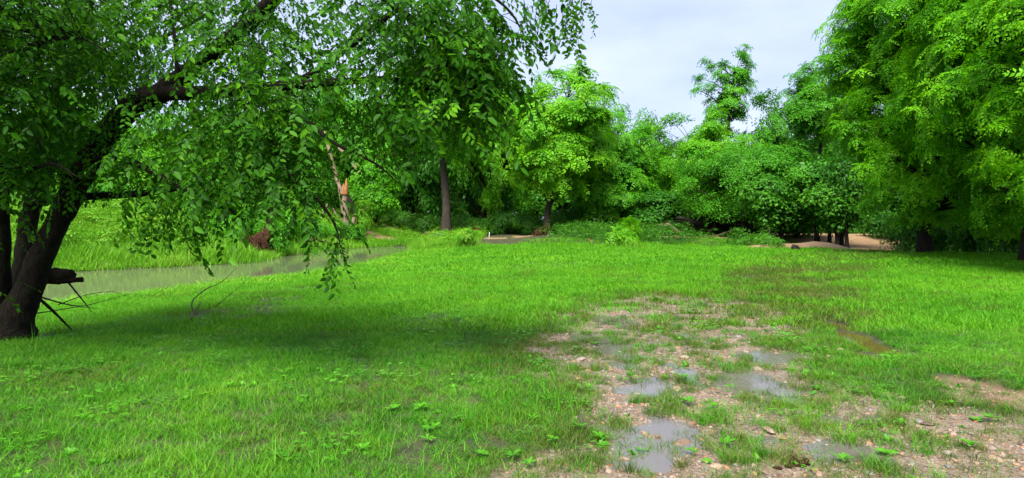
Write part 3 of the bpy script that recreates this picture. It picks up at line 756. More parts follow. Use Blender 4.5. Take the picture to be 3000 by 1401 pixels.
# leafy boughs of the elm, some out of view and added for their shade: (px, py, d, spread across, spread up, spread in depth, sprays)
BL = [(500, -60, 11.0, 250, 70, 1.5, 150), (220, -40, 11.5, 260, 90, 1.5, 130), (640, 10, 12.5, 200, 50, 1.2, 70),  # high back boughs added to throw the elm's shade farther back
      (60, 60, 9.2, 170, 110, 1.2, 170), (60, 240, 9.2, 150, 110, 1.2, 170), (40, 420, 9.3, 120, 90, 1.0, 120), (230, 60, 9.6, 150, 90, 1.3, 150), (230, 230, 9.4, 110, 90, 1.0, 110), (150, 380, 9.8, 90, 90, .6, 60),
      (40, 50, 7.6, 150, 100, 1.3, 170), (50, 210, 7.4, 130, 100, 1.3, 170), (40, 370, 7.8, 120, 100, 1.2, 150), (30, 490, 8.0, 90, 60, 1.0, 80), (200, 90, 7.6, 130, 110, 1.5, 150), (110, 280, 7.2, 80, 90, 0.9, 90),
      (300, 10, 8.6, 150, 70, 1.5, 110), (320, 150, 9.5, 100, 70, 0.8, 80), (90, 440, 8.2, 70, 60, 0.8, 40), (-150, 200, 7.5, 150, 300, 1.5, 120), (480, 0, 9.0, 140, 60, 1.5, 36), (520, 180, 9.2, 120, 60, 1.0, 26),
      (430, 225, 9.4, 80, 40, 0.6, 34), (640, 40, 8.4, 110, 80, 1.3, 90), (700, 140, 8.0, 110, 70, 1.2, 110), (820, 150, 7.6, 100, 80, 1.0, 80), (800, 40, 8.0, 90, 60, 1.0, 60), (600, 280, 8.9, 120, 50, 0.6, 80),
      (560, 360, 8.0, 110, 60, 0.9, 36), (410, 380, 8.6, 80, 80, 0.9, 14), (740, 290, 7.4, 120, 80, 1.0, 140), (750, 390, 7.4, 120, 80, 0.9, 110), (880, 270, 7.2, 100, 70, 0.9, 100), (640, 440, 7.7, 120, 60, 0.9, 70),
      (500, 480, 8.0, 110, 45, 0.8, 60), (600, 530, 7.5, 120, 45, 0.7, 80), (470, 590, 7.5, 100, 25, 0.4, 22), (580, 630, 7.3, 55, 25, 0.3, 14), (740, 510, 7.3, 100, 65, 0.8, 80), (830, 450, 7.1, 80, 70, 0.7, 76),
      (840, 560, 7.0, 75, 55, 0.6, 56), (915, 600, 6.9, 45, 60, 0.4, 40), (978, 690, 6.85, 24, 28, 0.25, 18), (1000, 360, 7.0, 100, 70, 0.8, 32), (1000, 270, 7.1, 90, 60, 0.8, 32), (1080, 440, 6.8, 80, 40, 0.6, 20),
      (1170, 480, 6.75, 55, 25, 0.4, 12), (1120, 320, 6.9, 100, 70, 0.7, 40), (1100, 190, 7.1, 90, 45, 0.7, 40), (960, 20, 7.6, 100, 50, 0.8, 22), (1080, 80, 7.3, 80, 50, 0.7, 28), (1150, 0, 7.0, 110, 40, 0.8, 70),
      (1220, 130, 6.8, 100, 70, 0.8, 95), (1230, 260, 6.7, 100, 70, 0.7, 85), (1270, 360, 6.6, 90, 60, 0.6, 50), (1330, 100, 6.6, 100, 80, 0.7, 130), (1360, 230, 6.5, 90, 80, 0.6, 130), (1420, 330, 6.45, 60, 60, 0.5, 56),
      (1425, 170, 6.5, 80, 80, 0.6, 110), (1480, 230, 6.4, 50, 50, 0.4, 36), (1320, 0, 6.8, 120, 40, 0.8, 100), (1450, 30, 6.5, 80, 50, 0.6, 70), (1500, 100, 6.4, 50, 50, 0.4, 34), (1590, -10, 6.0, 60, 18, 0.4, 14),
      (1690, -20, 5.9, 40, 20, 0.3, 8), (-600, -380, 6.5, 420, 200, 1.2, 190), (-250, -420, 6.2, 420, 200, 1.2, 190), (-900, -300, 7.5, 400, 300, 1.5, 120), (150, -450, 6.5, 300, 150, 1.2, 130), (-200, -350, 8.5, 350, 200, 1.5, 160), (300, -220, 8.5, 350, 100, 2.0, 150), (800, -220, 7.8, 300, 90, 2.0, 90), (1200, -200, 7.0, 220, 60, 1.3, 50), (-200, 600, 8.0, 150, 200, 1.5, 60)]  # boughs high above the view are added to shade the trunk and grass
LP = np.concatenate([a for a, b in LIMB[3:]]); LR = np.concatenate([b for a, b in LIMB[3:]])
twigs = G(); cg = G()
for bi, (px, py, d, sx, sy, sd, n) in enumerate(BL):
    if 1120 < px < 1560: n = int(n*.74)+1; px -= 50
    if 870 < px < 1300 and py > 180: n = int(n*.5)+1
    if 540 < px <= 870 and py > 250: n = int(n*.8)+1
    q = np.random.default_rng(300+bi)
    c = P(px, py, d); k = d/FPX
    off = np.clip(q.normal(size=(n, 3)), -1.9, 1.9)*np.array((sx*k*.62, sd*.6, sy*k*.62))
    pos = c+off
    # thin boughs carry the sprays
    nb = max(2, n//14); hubs = pos[q.integers(0, n, nb)]
    for hpt in hubs:
        dist = np.linalg.norm(LP-hpt, axis=1)+.5*np.maximum(0, hpt[2]-LP[:, 2]); i = int(np.argmin(dist)); s0 = LP[i]
        m = s0*.5+hpt*.5+np.array((0, 0, .10))*np.linalg.norm(hpt-s0)+q.normal(0, .05, 3); r0 = min(LR[i]*.6, .004+.0028*min(dist[i], 2.5))
        pp, rr = spline([s0, m, hpt], [r0, r0*.7, .0025], 3); V, F = tube(pp, rr, 4, cap=False); twigs.add(V-E0, F)
    dh = np.linalg.norm(pos[:, None]-hubs[None], axis=2); near = hubs[np.argmin(dh, 1)]
    ax = pos-near; ax[:, 2] *= .3
    dirs = norm(norm(ax+1e-4)*.8+q.normal(0, .45, (n, 3))*np.array((1, 1, .4))+np.array((.18, -.12, -.28)))
    if (px, py) in ((1590, -10), (1690, -20), (978, 690), (1170, 480), (580, 630), (470, 590)): dirs = norm(dirs*.5+np.array((.05, 0, -.9)))
    up = np.tile(np.array((0, 0, 1.)), (n, 1))+q.normal(0, .3, (n, 3))
    Mx = frames(dirs, up); sc = q.uniform(.25, .55, n); wh = q.integers(0, len(SPR), n); tt = .48+q.normal(0, .15, n)+q.normal(0, .07)
    for k_, (T, tw) in enumerate(SPR):
        m_ = wh == k_
        if not m_.any(): continue
        stamp(cg, T, Mx[m_], pos[m_]-E0, sc[m_], tt[m_])
        stamp(twigs, (tw[0], tw[1], np.zeros(len(tw[0]))), Mx[m_], pos[m_]-E0, sc[m_], tt[m_])
# two long hanging sprays at the tip of the canopy
for (px, py, d, n_, seed) in [(1690, -30, 5.9, 9, 5), (1575, -20, 6.05, 5, 6), (1655, -30, 6.0, 4, 7)]:
    q = np.random.default_rng(seed); c = P(px, py, d)
    pts = [c+np.array((.05*math.sin(i*1.1), 0, -.085*i)) for i in range(n_)]
    V, F = tube(pts, np.linspace(.004, .0015, n_), 4, cap=False); twigs.add(V-E0, F)
    for i, p_ in enumerate(pts[1:]):
        T = SPR[i % 6][0]; stamp(cg, T, frames(np.array([[q.uniform(-1, 1)*.5, q.uniform(-1, 1)*.4, -1.0]]), np.array([[q.normal(), q.normal(), .2]])), (p_-E0)[None], np.array([.26]), np.array([.4]))
twigs.build('twigs', M_elmbark, elm)
cg.build('crown', M_elm, elm)

# ------------------------------------------------------------------ ground cover
near_cl = [blades(26, .075, .030, .085, .0042, .7, 200+i, 2, .7).mesh('lawn_clump', M_lawn) for i in range(7)]
mid_cl = [blades(34, .17, .05, .12, .0085, .6, 220+i, 2, .6).mesh('lawn_clump', M_mead) for i in range(6)]
far_cl = [blades(44, .40, .09, .20, .018, .45, 240+i).mesh('meadow_clump', M_mead) for i in range(6)]
sed_cl = [blades(40, .085, .035, .10, .0036, .6, 260+i, 2, .7).mesh('sedge_clump', M_sedge) for i in range(5)]
sedm_cl = [blades(36, .19, .05, .13, .008, .5, 270+i).mesh('sedge_clump', M_sedge) for i in range(4)]
tall_cl = [blades(36, .30, .20, .55, .013, .6, 280+i, 3).mesh('tall_grass_clump', M_bank) for i in range(6)]
bank_cl = [blades(44, .45, .22, .55, .020, .6, 290+i, 3).mesh('bank_grass_clump', M_bank) for i in range(6)]

def rosette(n, ln, wd, seed, el0=.15, el1=.9):
    q = np.random.default_rng(seed); g = G()
    V = np.array([(0, 0, 0), (-wd*.25, .22, .0), (-wd*.5, .55, .05), (-wd*.3, .85, .03), (0, 1, -.05), (wd*.3, .85, .03), (wd*.5, .55, .05), (wd*.25, .22, 0), (0, .55, -.03), (0, .22, -.02)], float)
    F = np.array([[0, 9, 1, 0][:3]+[0]])  # placeholder replaced below
    F = np.array([[0, 9, 8, 1], [1, 8, 3, 2], [8, 4, 3, 3], [0, 7, 8, 9], [7, 6, 5, 8], [8, 5, 4, 4]])
    q4 = F[[0, 1, 3, 4]]; t3 = np.array([[8, 4, 3], [8, 5, 4]])
    az = np.arange(n)*2.4+q.uniform(0, 6); el = q.uniform(el0, el1, n)
    d = np.stack([np.cos(az)*np.cos(el), np.sin(az)*np.cos(el), np.sin(el)], -1); up = np.tile(np.array((0, 0, 1.)), (n, 1))+q.normal(0, .15, (n, 3))
    sc = ln*q.uniform(.6, 1.15, n); tt = q.normal(.55, .12, n)
    stamp(g, (V, q4, np.zeros(len(V))), frames(d, up), np.zeros((n, 3)), sc, tt)
    stamp(g, (V, t3, np.zeros(len(V))), frames(d, up), np.zeros((n, 3)), sc, tt)
    return g
ros = [rosette(6+i, .10, .5, 310+i).mesh('plantain', M_weed) for i in range(4)]
clov = []
for i in range(4):
    q = np.random.default_rng(330+i); g = G()
    for k in range(9):
        c = np.array((q.normal(0, .05), q.normal(0, .05), q.uniform(.02, .06)))
        az = np.array((0, 2.1, 4.2))+q.uniform(0, 6); d = np.stack([np.cos(az), np.sin(az), 0*az+.15], -1)
        stamp(g, leaf_quads(.8), frames(d, np.tile((0, 0, 1.), (3, 1))), np.tile(c, (3, 1)), np.full(3, .02), np.full(3, q.normal(.5, .15)))
    clov.append(g.mesh('clover', M_weed))
under = []
for i in range(5):
    g = G(); q = np.random.default_rng(340+i)
    for k in range(7):
        c = np.array((q.normal(0, .3), q.normal(0, .3), q.uniform(.1, .55)))
        T = DM_FINE[(i+k) % 5]; stamp(g, T, rand_rot(1, .3), c[None], np.array([q.uniform(.22, .36)]), np.array([q.normal(.5, .12)]))
    under.append(g.mesh('undergrowth_plant', M_under))
fern = []
for i in range(4):
    g = G(); q = np.random.default_rng(350+i)
    for k in range(5):
        c = np.array((q.normal(0, .25), q.normal(0, .25), q.uniform(.1, .4)))
        stamp(g, DM_FINE[(i+k) % 5], rand_rot(1, .3), c[None], np.array([q.uniform(.16, .28)]), np.array([q.normal(.5, .12)]))
    fern.append(g.mesh('bank_plant', M_bank))

def region(d0, d1, dens, margin=1.5, side=.82):
    A = 0.5*(2*(side*d0+margin)+2*(side*d1+margin))*(d1-d0); n = int(A*dens)
    y = rs.uniform(d0, d1, n*2); x = rs.uniform(-1, 1, n*2)*(side*d1+margin)
    m = np.abs(x) < side*y+margin; x, y = x[m][:n], y[m][:n]
    return x, y
def place(name, coll, x, y, f, keep, smin, smax, nvar, label, cat, tilt=.12, zs=None):
    m = rs.uniform(size=len(x)) < keep
    x, y, h = x[m], y[m], f['h'][m]; n = len(x)
    pts = np.stack([x, y, Hs(x, y)], -1)
    rot = np.stack([rs.normal(0, tilt, n), rs.normal(0, tilt, n), rs.uniform(0, 6.28, n)], -1)
    s_ = rs.uniform(smin, smax, n)
    z_ = s_*(1 if zs is None else zs[m])
    return scatter(name, coll, pts, rot, np.stack([s_, s_, z_], -1), rs.integers(0, nvar, n), label, cat)
def green(f):
    """how much the lawn covers the ground"""
    x, y = f['x'], f['y']
    tuf = smooth((.9*snoise(x, y, 31, .2)+.8*snoise(x, y, 32, .6)+.28)/.8)*.78+.13
    k = (1-f['gravel']*(1-tuf*(1-.8*f['pud'])))*(1-.7*f['rut']*np.clip(.6+.6*snoise(x, y, 51, 1.0), 0, 1)*smooth((36-y)/4))*(1-f['sand'])*(1-.8*f['bare'])*(1-.8*f['mud'])*(f['dit'] < .45)
    return k*(f['csd'] > .25)*(f['fsd'] > .6)
def olive(x, y, f):
    """share of dull sedge: along the track and round the gravel"""
    gsd, _ = poly_sd(x, y, gravel_poly)
    a = np.exp(-(f['td']/1.8)**4)*smooth((y-8)/3)*.9
    b = smooth((1.3-gsd)/1.5)*.62
    return np.clip(np.maximum(np.maximum(a, b)*(1+.6*snoise(x, y, 9, 1.1)), .28*smooth(snoise(x, y, 35, .9)+.1)), 0, .9)

C_near = source('lawn_near', near_cl); C_mid = source('lawn_mid', mid_cl); C_far = source('lawn_far', far_cl)
C_sed = source('sedge_near', sed_cl); C_sedm = source('sedge_mid', sedm_cl); C_tall = source('tall_grass', tall_cl); C_bank = source('bank_grass', bank_cl)
C_ros = source('plantains', ros); C_clov = source('clovers', clov); C_und = source('undergrowth', under); C_fern = source('bank_plants', fern)

x, y = region(2.6, 9.5, 330); f = fields(x, y); ol = olive(x, y, f); gr = green(f)
patch = .75+.35*snoise(x, y, 12, .5)
place('lawn_grass', C_near, x, y, f, gr*(1-ol)*np.clip(patch+.25, 0, 1), .7, 1.35, 7, 'short wet green lawn grass filling the foreground', 'grass', zs=1.0+.35*snoise(x, y, 13, .8))
place('sedge_grass', C_sed, x, y, f, gr*ol*.75, .6, 1.25, 5, 'dull olive grass around the gravel in the foreground', 'grass')
x, y = region(9.5, 21, 95); f = fields(x, y); ol = olive(x, y, f); gr = green(f)
place('meadow_grass', C_mid, x, y, f, gr*(1-ol), .7, 1.3, 6, 'bright green meadow grass in the middle distance', 'grass', zs=1.0+.4*snoise(x, y, 14, 1.4))
place('sedge_grass', C_sedm, x, y, f, gr*ol*.8, .7, 1.2, 4, 'dull olive grass along the worn track', 'grass')
x, y = region(21, 60, 21); f = fields(x, y); gr = green(f)*(1-f['trees'])*(~f['far'])
place('far_meadow_grass', C_far, x, y, f, gr, .7, 1.3, 6, 'lime green meadow grass reaching to the wood', 'grass', zs=(.55+.40*smooth((y-28)/14)*smooth((12-x)/5))*(1+.3*snoise(x, y, 15, 3)))
x, y = region(19, 34, 34); f = fields(x, y)
place('track_grass', C_sedm, x, y, f, green(f)*np.exp(-(f['td']/1.8)**4)*np.clip(.85+.4*snoise(x, y, 9, 1.6), 0, 1)*(1-f['trees']), 1.0, 1.7, 4, 'dull olive grass on the far stretch of the worn track', 'grass')
long_cl = [blades(9, .05, .16, .30, .0048, 1.1, 600+i, 4, .5).mesh('long_blade_clump', M_lawn) for i in range(5)]
C_long = source('long_blades', long_cl)
x, y = region(3.2, 13, 6); f = fields(x, y)
place('long_grass', C_long, x, y, f, green(f)*np.clip(.4+.9*snoise(x, y, 41, 1.2), 0, 1)*(1-f['gravel']), .6, 1.2, 5, 'long arching grass blades standing above the lawn', 'grass')
# taller grass along both banks of the creek
x, y = region(12, 60, 22); f = fields(x, y); m = (f['csd'] > .1)*(f['csd'] < 30)*(x < -2.5)
k = np.where(f['far'], smooth((16-f['csd'])/8)*.8, np.exp(-((f['csd']-1.0)/1.2)**2)*.30)*(1-f['sand'])*(1-.7*f['trees'])*m
place('bank_grass', C_bank, x, y, f, k, .6, 1.25, 6, 'tall pale green grass covering the creek banks', 'grass', zs=np.where(f['far'], 1.0, .32)*(1+.3*snoise(x, y, 16, 2.5)))
k = np.where(f['far'], smooth((f['csd']-1.0)/3)*smooth((26-f['csd'])/6)*.45*(.5+.6*snoise(x, y, 17, 2)), 0)*(1-f['sand'])*m
place('bank_weeds', C_fern, x, y, f, k, .9, 1.9, 4, 'leafy pale green weeds spread over the far creek bank', 'weeds')
# undergrowth of the wood
x, y = region(27, 80, 5); f = fields(x, y)
k = np.maximum(f['trees'], f['far']*smooth((f['csd']-9)/5))*(1-f['sand'])*(f['fsd'] > 1.2)*(f['csd'] > 1)*(.55+.5*snoise(x, y, 18, 3))*(1-np.exp(-((x-14.2)/3.6)**4-((y-49.5)/3.2)**4))
place('undergrowth', C_und, x, y, f, k, .9, 1.9, 5, 'dark green undergrowth on the floor of the wood', 'undergrowth')
# clover and small plantains in the lawn
x, y = region(2.8, 14, 16); f = fields(x, y); gr = green(f)
place('clover', C_clov, x, y, f, np.clip(gr*.6+f['gravel']*.10, 0, 1)*np.clip(.3+.8*snoise(x, y, 19, 1.0), 0, 1), .8, 1.6, 4, 'patches of small clover leaves in the lawn', 'clover')
x, y = region(2.8, 20, 5); f = fields(x, y); gr = green(f)
place('small_plantain', C_ros, x, y, f, np.clip(gr*.5+f['gravel']*.35, 0, 1)*(f['csd'] > 2), .35, .7, 4, 'tiny broad leaved weeds dotted through the grass', 'weeds')

# ------------------------------------------------------------------ gravel
def stone_mesh(seed, flat, sub=1):
    import bmesh
    q = np.random.default_rng(seed); bm = bmesh.new(); bmesh.ops.create_icosphere(bm, subdivisions=sub, radius=1)
    st = np.array((q.uniform(.8, 1.25), q.uniform(.6, 1.0), flat))
    pl = norm(q.normal(size=(7, 3))); pd = q.uniform(.62, .9, 7)
    for v in bm.verts:
        p = np.array(v.co)
        for a, b in zip(pl, pd):
            e = p@a-b
            if e > 0: p = p-a*e
        v.co = p*st
    me = bpy.data.meshes.new('stone'); bm.to_mesh(me); bm.free(); me.materials.append(M_stone); return me
peb = [stone_mesh(400+i, .35+.1*(i % 3)) for i in range(8)]
C_peb = source('pebbles', peb)
x, y = region(3.2, 13.5, 900, .5, .8); f = fields(x, y)
keep = np.clip(f['gravel']*1.0*np.clip(.45+.65*snoise(x, y, 21, .6), .08, 1)*(1-.75*f['pud'])+.25*f['bare'], 0, 1)
m = rs.uniform(size=len(x)) < keep; n = int(m.sum())
sz = np.clip(rs.lognormal(math.log(.0105), .5, n), .005, .035)
scatter('gravel_chips', C_peb, np.stack([x[m], y[m], f['h'][m]+sz*.12], -1), np.stack([rs.normal(0, .2, n), rs.normal(0, .2, n), rs.uniform(0, 6.28, n)], -1),
        np.stack([sz, sz, sz], -1), rs.integers(0, 8, n), 'tan and grey gravel chips lying in the wet mud', 'gravel')
big = [stone_mesh(420+i, .28+.12*(i % 3), 2) for i in range(8)]
q = np.random.default_rng(77); cnt = 0
while cnt < 250:
    d = q.uniform(4.0, 11.5); xx = q.uniform(.0, .8*d); f = fields(np.array([xx]), np.array([d]))
    if f['gravel'][0] < .6 or q.uniform() < f['pud'][0]*.8: continue
    o = link('stone', big[cnt % 8], ground); r_ = min(.07, .020*math.exp(q.normal(.15, .5)))
    o.location = (xx, d, f['h'][0]+r_*.08); o.rotation_euler = (q.normal(0, .12), q.normal(0, .12), q.uniform(0, 6.28)); o.scale = (r_, r_*q.uniform(.7, 1.1), r_*.8); cnt += 1
for px, py, wpx in [(2220, 1078, 42), (1998, 1292, 66), (1985, 892+130, 20), (1895, 1190, 28), (2365, 1155, 26), (2150, 1060, 26), (1980, 970, 28), (2006, 1055, 32), (2460, 1025, 30), (2690, 1240, 34), (2610, 1330, 26), (2780, 1370, 40), (2270, 1320, 24), (1885, 1297, 24), (1830, 1340, 30), (2715, 1245, 44), (2640, 1170, 40)]:
    c = PG(px, py); o = link('stone', big[(px+py) % 8], ground); r_ = wpx/2/FPX*c[1]*1.1
    o.location = (c[0], c[1], H(c[0], c[1])+r_*.12); o.rotation_euler = (.1, -.08, px*.7); o.scale = (r_, r_*.75, r_*.8)
q = np.random.default_rng(91)
for k in range(16):
    c = PG(2325+q.normal(0, 24), 1360+q.normal(0, 9)); me = stone_mesh(450+k, .6, 2); me.materials[0] = M_brown; r_ = q.uniform(.010, .028)
    o = link('clod', me, ground); o.location = (c[0], c[1], H(c[0], c[1])+r_*.3); o.scale = (r_*1.2, r_, r_*.9); o.rotation_euler = (q.normal(0, .3), q.normal(0, .3), k)

# grass tufts that stand singly in the gravel
gt = 'single grass tufts growing through the gravel'
tuft = [blades(70, .055, .06, .17, .0036, .55, 500+i, 2, .8).mesh('grass_tuft', M_sedge if i % 2 else M_lawn) for i in range(5)]
spots = [(1770, 880), (1950, 865), (2060, 855), (1870, 985), (1985, 965), (1900, 1030), (1790, 940), (1715, 975), (1745, 1085), (1850, 1095), (1970, 1035), (2230, 960), (2300, 1000), (2250, 1005), (2100, 1000), (2020, 1125), (1990, 1120), (2135, 1085), (2195, 1060),
         (2400, 1110), (2080, 1110), (1950, 1160), (2060, 1240), (2160, 1290), (2230, 1330), (2310, 1200), (2420, 1180), (2480, 1290), (2180, 1180), (1860, 1180), (1700, 1190), (1840, 1380), (2140, 1340), (2000, 1370), (2560, 1370), (2700, 1330), (2870, 1320), (2350, 1250), (2610, 1230), (2080, 960), (1920, 940), (2150, 930), (2010, 920)]
for k, (px, py) in enumerate(spots):
    c = PG(px, py); z = H(c[0], c[1]); o = link('grass_tuft', tuft[k % 5], None, (c[0], c[1], z))
    o.rotation_euler = (0, 0, k*1.7); s_ = .75+.5*((k*37) % 10)/10; o.scale = (s_*1.1, s_*1.1, s_)
    tag(o, 'tuft of thin grass growing through the wet gravel', 'grass tuft', gt)
# broad leaved weeds large enough to pick out
gwd = 'broad leaved weeds in the foreground lawn'
wd_me = [rosette(6+i, .10, .42, 520+i, .05, .55).mesh('broadleaf_weed', M_weed) for i in range(5)]
for k, (px, py) in enumerate([(1560, 1235), (1250, 1300), (1340, 1240), (1230, 1205), (1410, 1345), (1500, 1350), (1270, 1265), (1620, 1300), (1700, 1260), (1760, 1290), (1880, 1320), (2030, 1330), (2130, 1310), (2015, 1190), (2090, 1205), (2265, 970), (2435, 905), (2560, 930), (2470, 1350), (2590, 1330), (2380, 1160), (2640, 1250), (2840, 1320), (2000, 1110), (1690, 1030), (1730, 980), (1745, 1010), (1550, 1370), (1060, 1330), (1150, 1210), (880, 1190), (1030, 1290), (600, 1170), (670, 1140), (290, 1065), (870, 1075), (840, 1095), (1600, 1180), (2780, 1190), (2900, 1230)]):
    c = PG(px, py); o = link('broadleaf_weed', wd_me[k % 5], None, (c[0], c[1], H(c[0], c[1])+.03)); s_ = .6+.35*((k*53) % 10)/10
    o.rotation_euler = (0, 0, k*2.1); o.scale = (s_, s_, s_)
    tag(o, 'light green broad leaved weed standing out of the foreground grass', 'weed', gwd)

# ------------------------------------------------------------------ dead wood and small things
def stick(name, pts, rad, mat, label, cat, group=None, sides=7, rough=.08, ends=None, sub=4):
    A = np.array([np.asarray(p, float) for p in pts]); o0 = A[0].copy(); pp, rr = spline(A, rad, sub)
    V, F = tube(pp, rr, sides, rough); return tag(G().add(V, F).build(name, mat, None, True, o0), label, cat, group)
# log lodged among the elm stems
lg = empty('fallen_log', P(-260, 790, 10.2), 'thick rotten log lodged between the elm stems with a splintered end', 'log')
L0 = np.array(lg.location)
pp, rr = spline([P(-260, 800, 10.2), P(-100, 806, 10.1), P(60, 808, 10.0), P(170, 808, 9.85), P(212, 806, 9.8)], [.15, .13, .125, .115, .07], 7)
rr = rr*(1+.14*np.sin(np.arange(len(rr))*1.9)); pp[:, 2] += .012*np.sin(np.arange(len(rr))*1.3)
V, F = tube(pp, rr, 14, .10); G().add(V-L0, F).build('log', M_elmbark, lg, True)
pp, rr = spline([P(90, 820, 9.85), P(170, 824, 9.8), P(242, 819, 9.75)], [.06, .05, .035], 4)
V, F = tube(pp, rr, 7, .12); G().add(V-L0, F).build('splinter', M_elmbark, lg, True)
def gpt(px, py): return PG(px, py, 0)
stick('dead_branch', [P(202, 830, 9.8), P(222, 855, 10.3), P(248, 887, 11.0), P(268, 914, 11.7)], [.015, .013, .010, .005], M_twig, 'slanting dead branch propping up the splintered end of the rotten log', 'branch')
stick('dead_branch', [P(112, 872, 9.2), P(145, 902, 9.4), P(180, 936, 9.6), P(210, 966, 9.8)], [.022, .020, .016, .009], M_elmbark, 'short dark branch leaning from the elm trunk down to the grass', 'branch')
stick('dead_branch', [P(118, 870, 9.2), P(180, 888, 9.6), P(240, 897, 10.2), P(310, 880, 11), P(390, 860, 11.6), P(395, 872, 11.8)], [.013, .011, .008, .005, .003, .002], M_twig, 'thin bare branch lying over the grass beside the elm base', 'branch')
stick('dead_twig', [P(170, 893, 10.0), P(250, 865, 10.6), P(330, 855, 11.2), P(385, 872, 11.4)], [.008, .006, .004, .002], M_twig, 'thin arching twig above the grass right of the elm base', 'twig')
stick('dead_twig', [P(90, 920, 9.1), P(150, 912, 9.6), P(230, 900, 10.2), P(290, 905, 10.8)], [.01, .008, .005, .003], M_twig, 'low thin twig crossing behind the short dark branch', 'twig')
stick('dead_twig', [gpt(570, 925)-np.array((0, 0, .02)), P(563, 885, 11.4), P(600, 850, 11.8), P(650, 825, 12.2), P(694, 784, 12.6)], [.014, .012, .009, .006, .003], M_twig, 'bare curved twig rising from the mud patch under the elm', 'twig')
stick('dead_twig', [gpt(628, 898)-np.array((0, 0, .02)), P(668, 868, 12.2), P(705, 838, 12.5), P(733, 808, 12.9)], [.007, .006, .004, .002], M_twig, 'fine straight twig right of the bare curved twig', 'twig')
stick('dead_branch', [gpt(560, 940)+np.array((0, 0, .02)), gpt(575, 915)+np.array((0, 0, .05)), gpt(590, 895)+np.array((0, 0, .06))], [.016, .014, .008], M_twig, 'short dead stick lying on the mud under the elm', 'branch')

# broken pale snag on the far bank
sn = empty('broken_snag', gp(1018, 49.5), 'pale broken tree snag with torn orange wood on the far bank', 'snag'); s0 = np.array(sn.location)
def sub(root, name, pts, rad, mat, sides=9, rough=.05, s_=4):
    o0 = np.array(root.location); pp, rr = spline(pts, rad, s_); V, F = tube(pp, rr, sides, rough); return G().add(V-o0, F).build(name, mat, root, True)
sub(sn, 'trunk', [P(1022, 715, 49.5), P(1018, 690, 49.5), P(1012, 640, 49.5), P(1008, 600, 49.5), P(1009, 562, 49.5)], [.42, .33, .29, .27, .25], M_snag, 10)
sub(sn, 'stub', [P(1022, 690, 49.4), P(1035, 650, 49.4), P(1036, 636, 49.4)], [.2, .15, .11], M_snag)
sub(sn, 'torn_splinter', [P(1010, 572, 49.4), P(1014, 548, 49.4), P(1015, 522, 49.5)], [.24, .15, .02], M_torn, 7, .15)
sub(sn, 'torn_splinter', [P(1004, 572, 49.4), P(1005, 552, 49.4), P(1007, 540, 49.5)], [.20, .12, .02], M_torn, 7, .15)
sub(sn, 'side_stem', [P(1004, 600, 49.7), P(996, 552, 49.7), P(980, 500, 49.9), P(962, 430, 50.1), P(950, 385, 50.3)], [.2, .18, .16, .13, .06], M_snag)
sub(sn, 'side_stem', [P(998, 545, 49.7), P(975, 470, 49.8), P(968, 430, 49.9)], [.08, .06, .02], M_dead, 6)
stick('leaning_trunk', [P(1050, 660, 51.5), P(1025, 590, 51.5), P(1000, 555, 51.5), P(985, 530, 51.5)], [.22, .2, .18, .16], M_bark, 'dark trunk leaning behind the pale broken snag', 'trunk')
stick('hanging_limb', [P(990, 432, 50.1), P(1018, 458, 49.9), P(1040, 490, 49.7), P(1055, 512, 49.5)], [.10, .14, .13, .08], M_snag, 'broken limb with orange torn end hanging right of the snag', 'limb', rough=.1)
stick('dead_branch', [gp(930, 49, -.1), P(960, 600, 51.5), P(990, 640, 51.5), gp(1005, 49, -.1)], [.06, .08, .08, .05], M_dead, 'grey dead branch leaning on the bank left of the snag', 'branch')

# upturned roots on the far bank
rt = empty('upturned_roots', gp(765, 35.2), 'reddish brown upturned root mass at the water edge of the far bank', 'roots'); r0 = np.array(rt.location)
import bmesh
def lump(seed, rad, st, mat, root, name, loc, rough=.25):
    q = np.random.default_rng(seed); bm = bmesh.new(); bmesh.ops.create_icosphere(bm, subdivisions=4, radius=1)
    vv = norm(q.normal(size=(14, 3))); am = q.normal(0, rough, 14)
    for v in bm.verts:
        p = np.array(v.co); k = 1+sum(a*math.exp(-((1-p@u)/.12)) for a, u in zip(am, vv))+q.normal(0, .03); v.co = p*k*rad*np.array(st)+np.array(loc)
    me = bpy.data.meshes.new(name); bm.to_mesh(me); bm.free(); me.materials.append(mat)
    return link(name, me, root)
lump(1, .46, (.95, .7, 1.3), M_brown, rt, 'root_ball', (-.1, 0, .55), .5)
q = np.random.default_rng(5)
rg = G()
for k in range(44):
    a = q.uniform(-.5, 1.3); s_ = np.array((-.15+.4*q.normal(), -.45, .4+1.0*q.uniform()))
    e = s_+np.array((q.uniform(-.5, .9), -q.uniform(.1, .5), -q.uniform(.3, 1.2))); m = (s_+e)/2+q.normal(0, .12, 3)
    pp, rr = spline([s_, m, e], [.03, .022, .008], 3); V, F = tube(pp, rr, 5, .1); rg.add(V, F)
rg.build('roots', M_brown, rt, True)
sub(rt, 'trunk', [r0+np.array((.1, .3, .7)), r0+np.array((.25, .6, 1.6)), r0+np.array((.2, .9, 2.8))], [.28, .24, .2], M_brown)

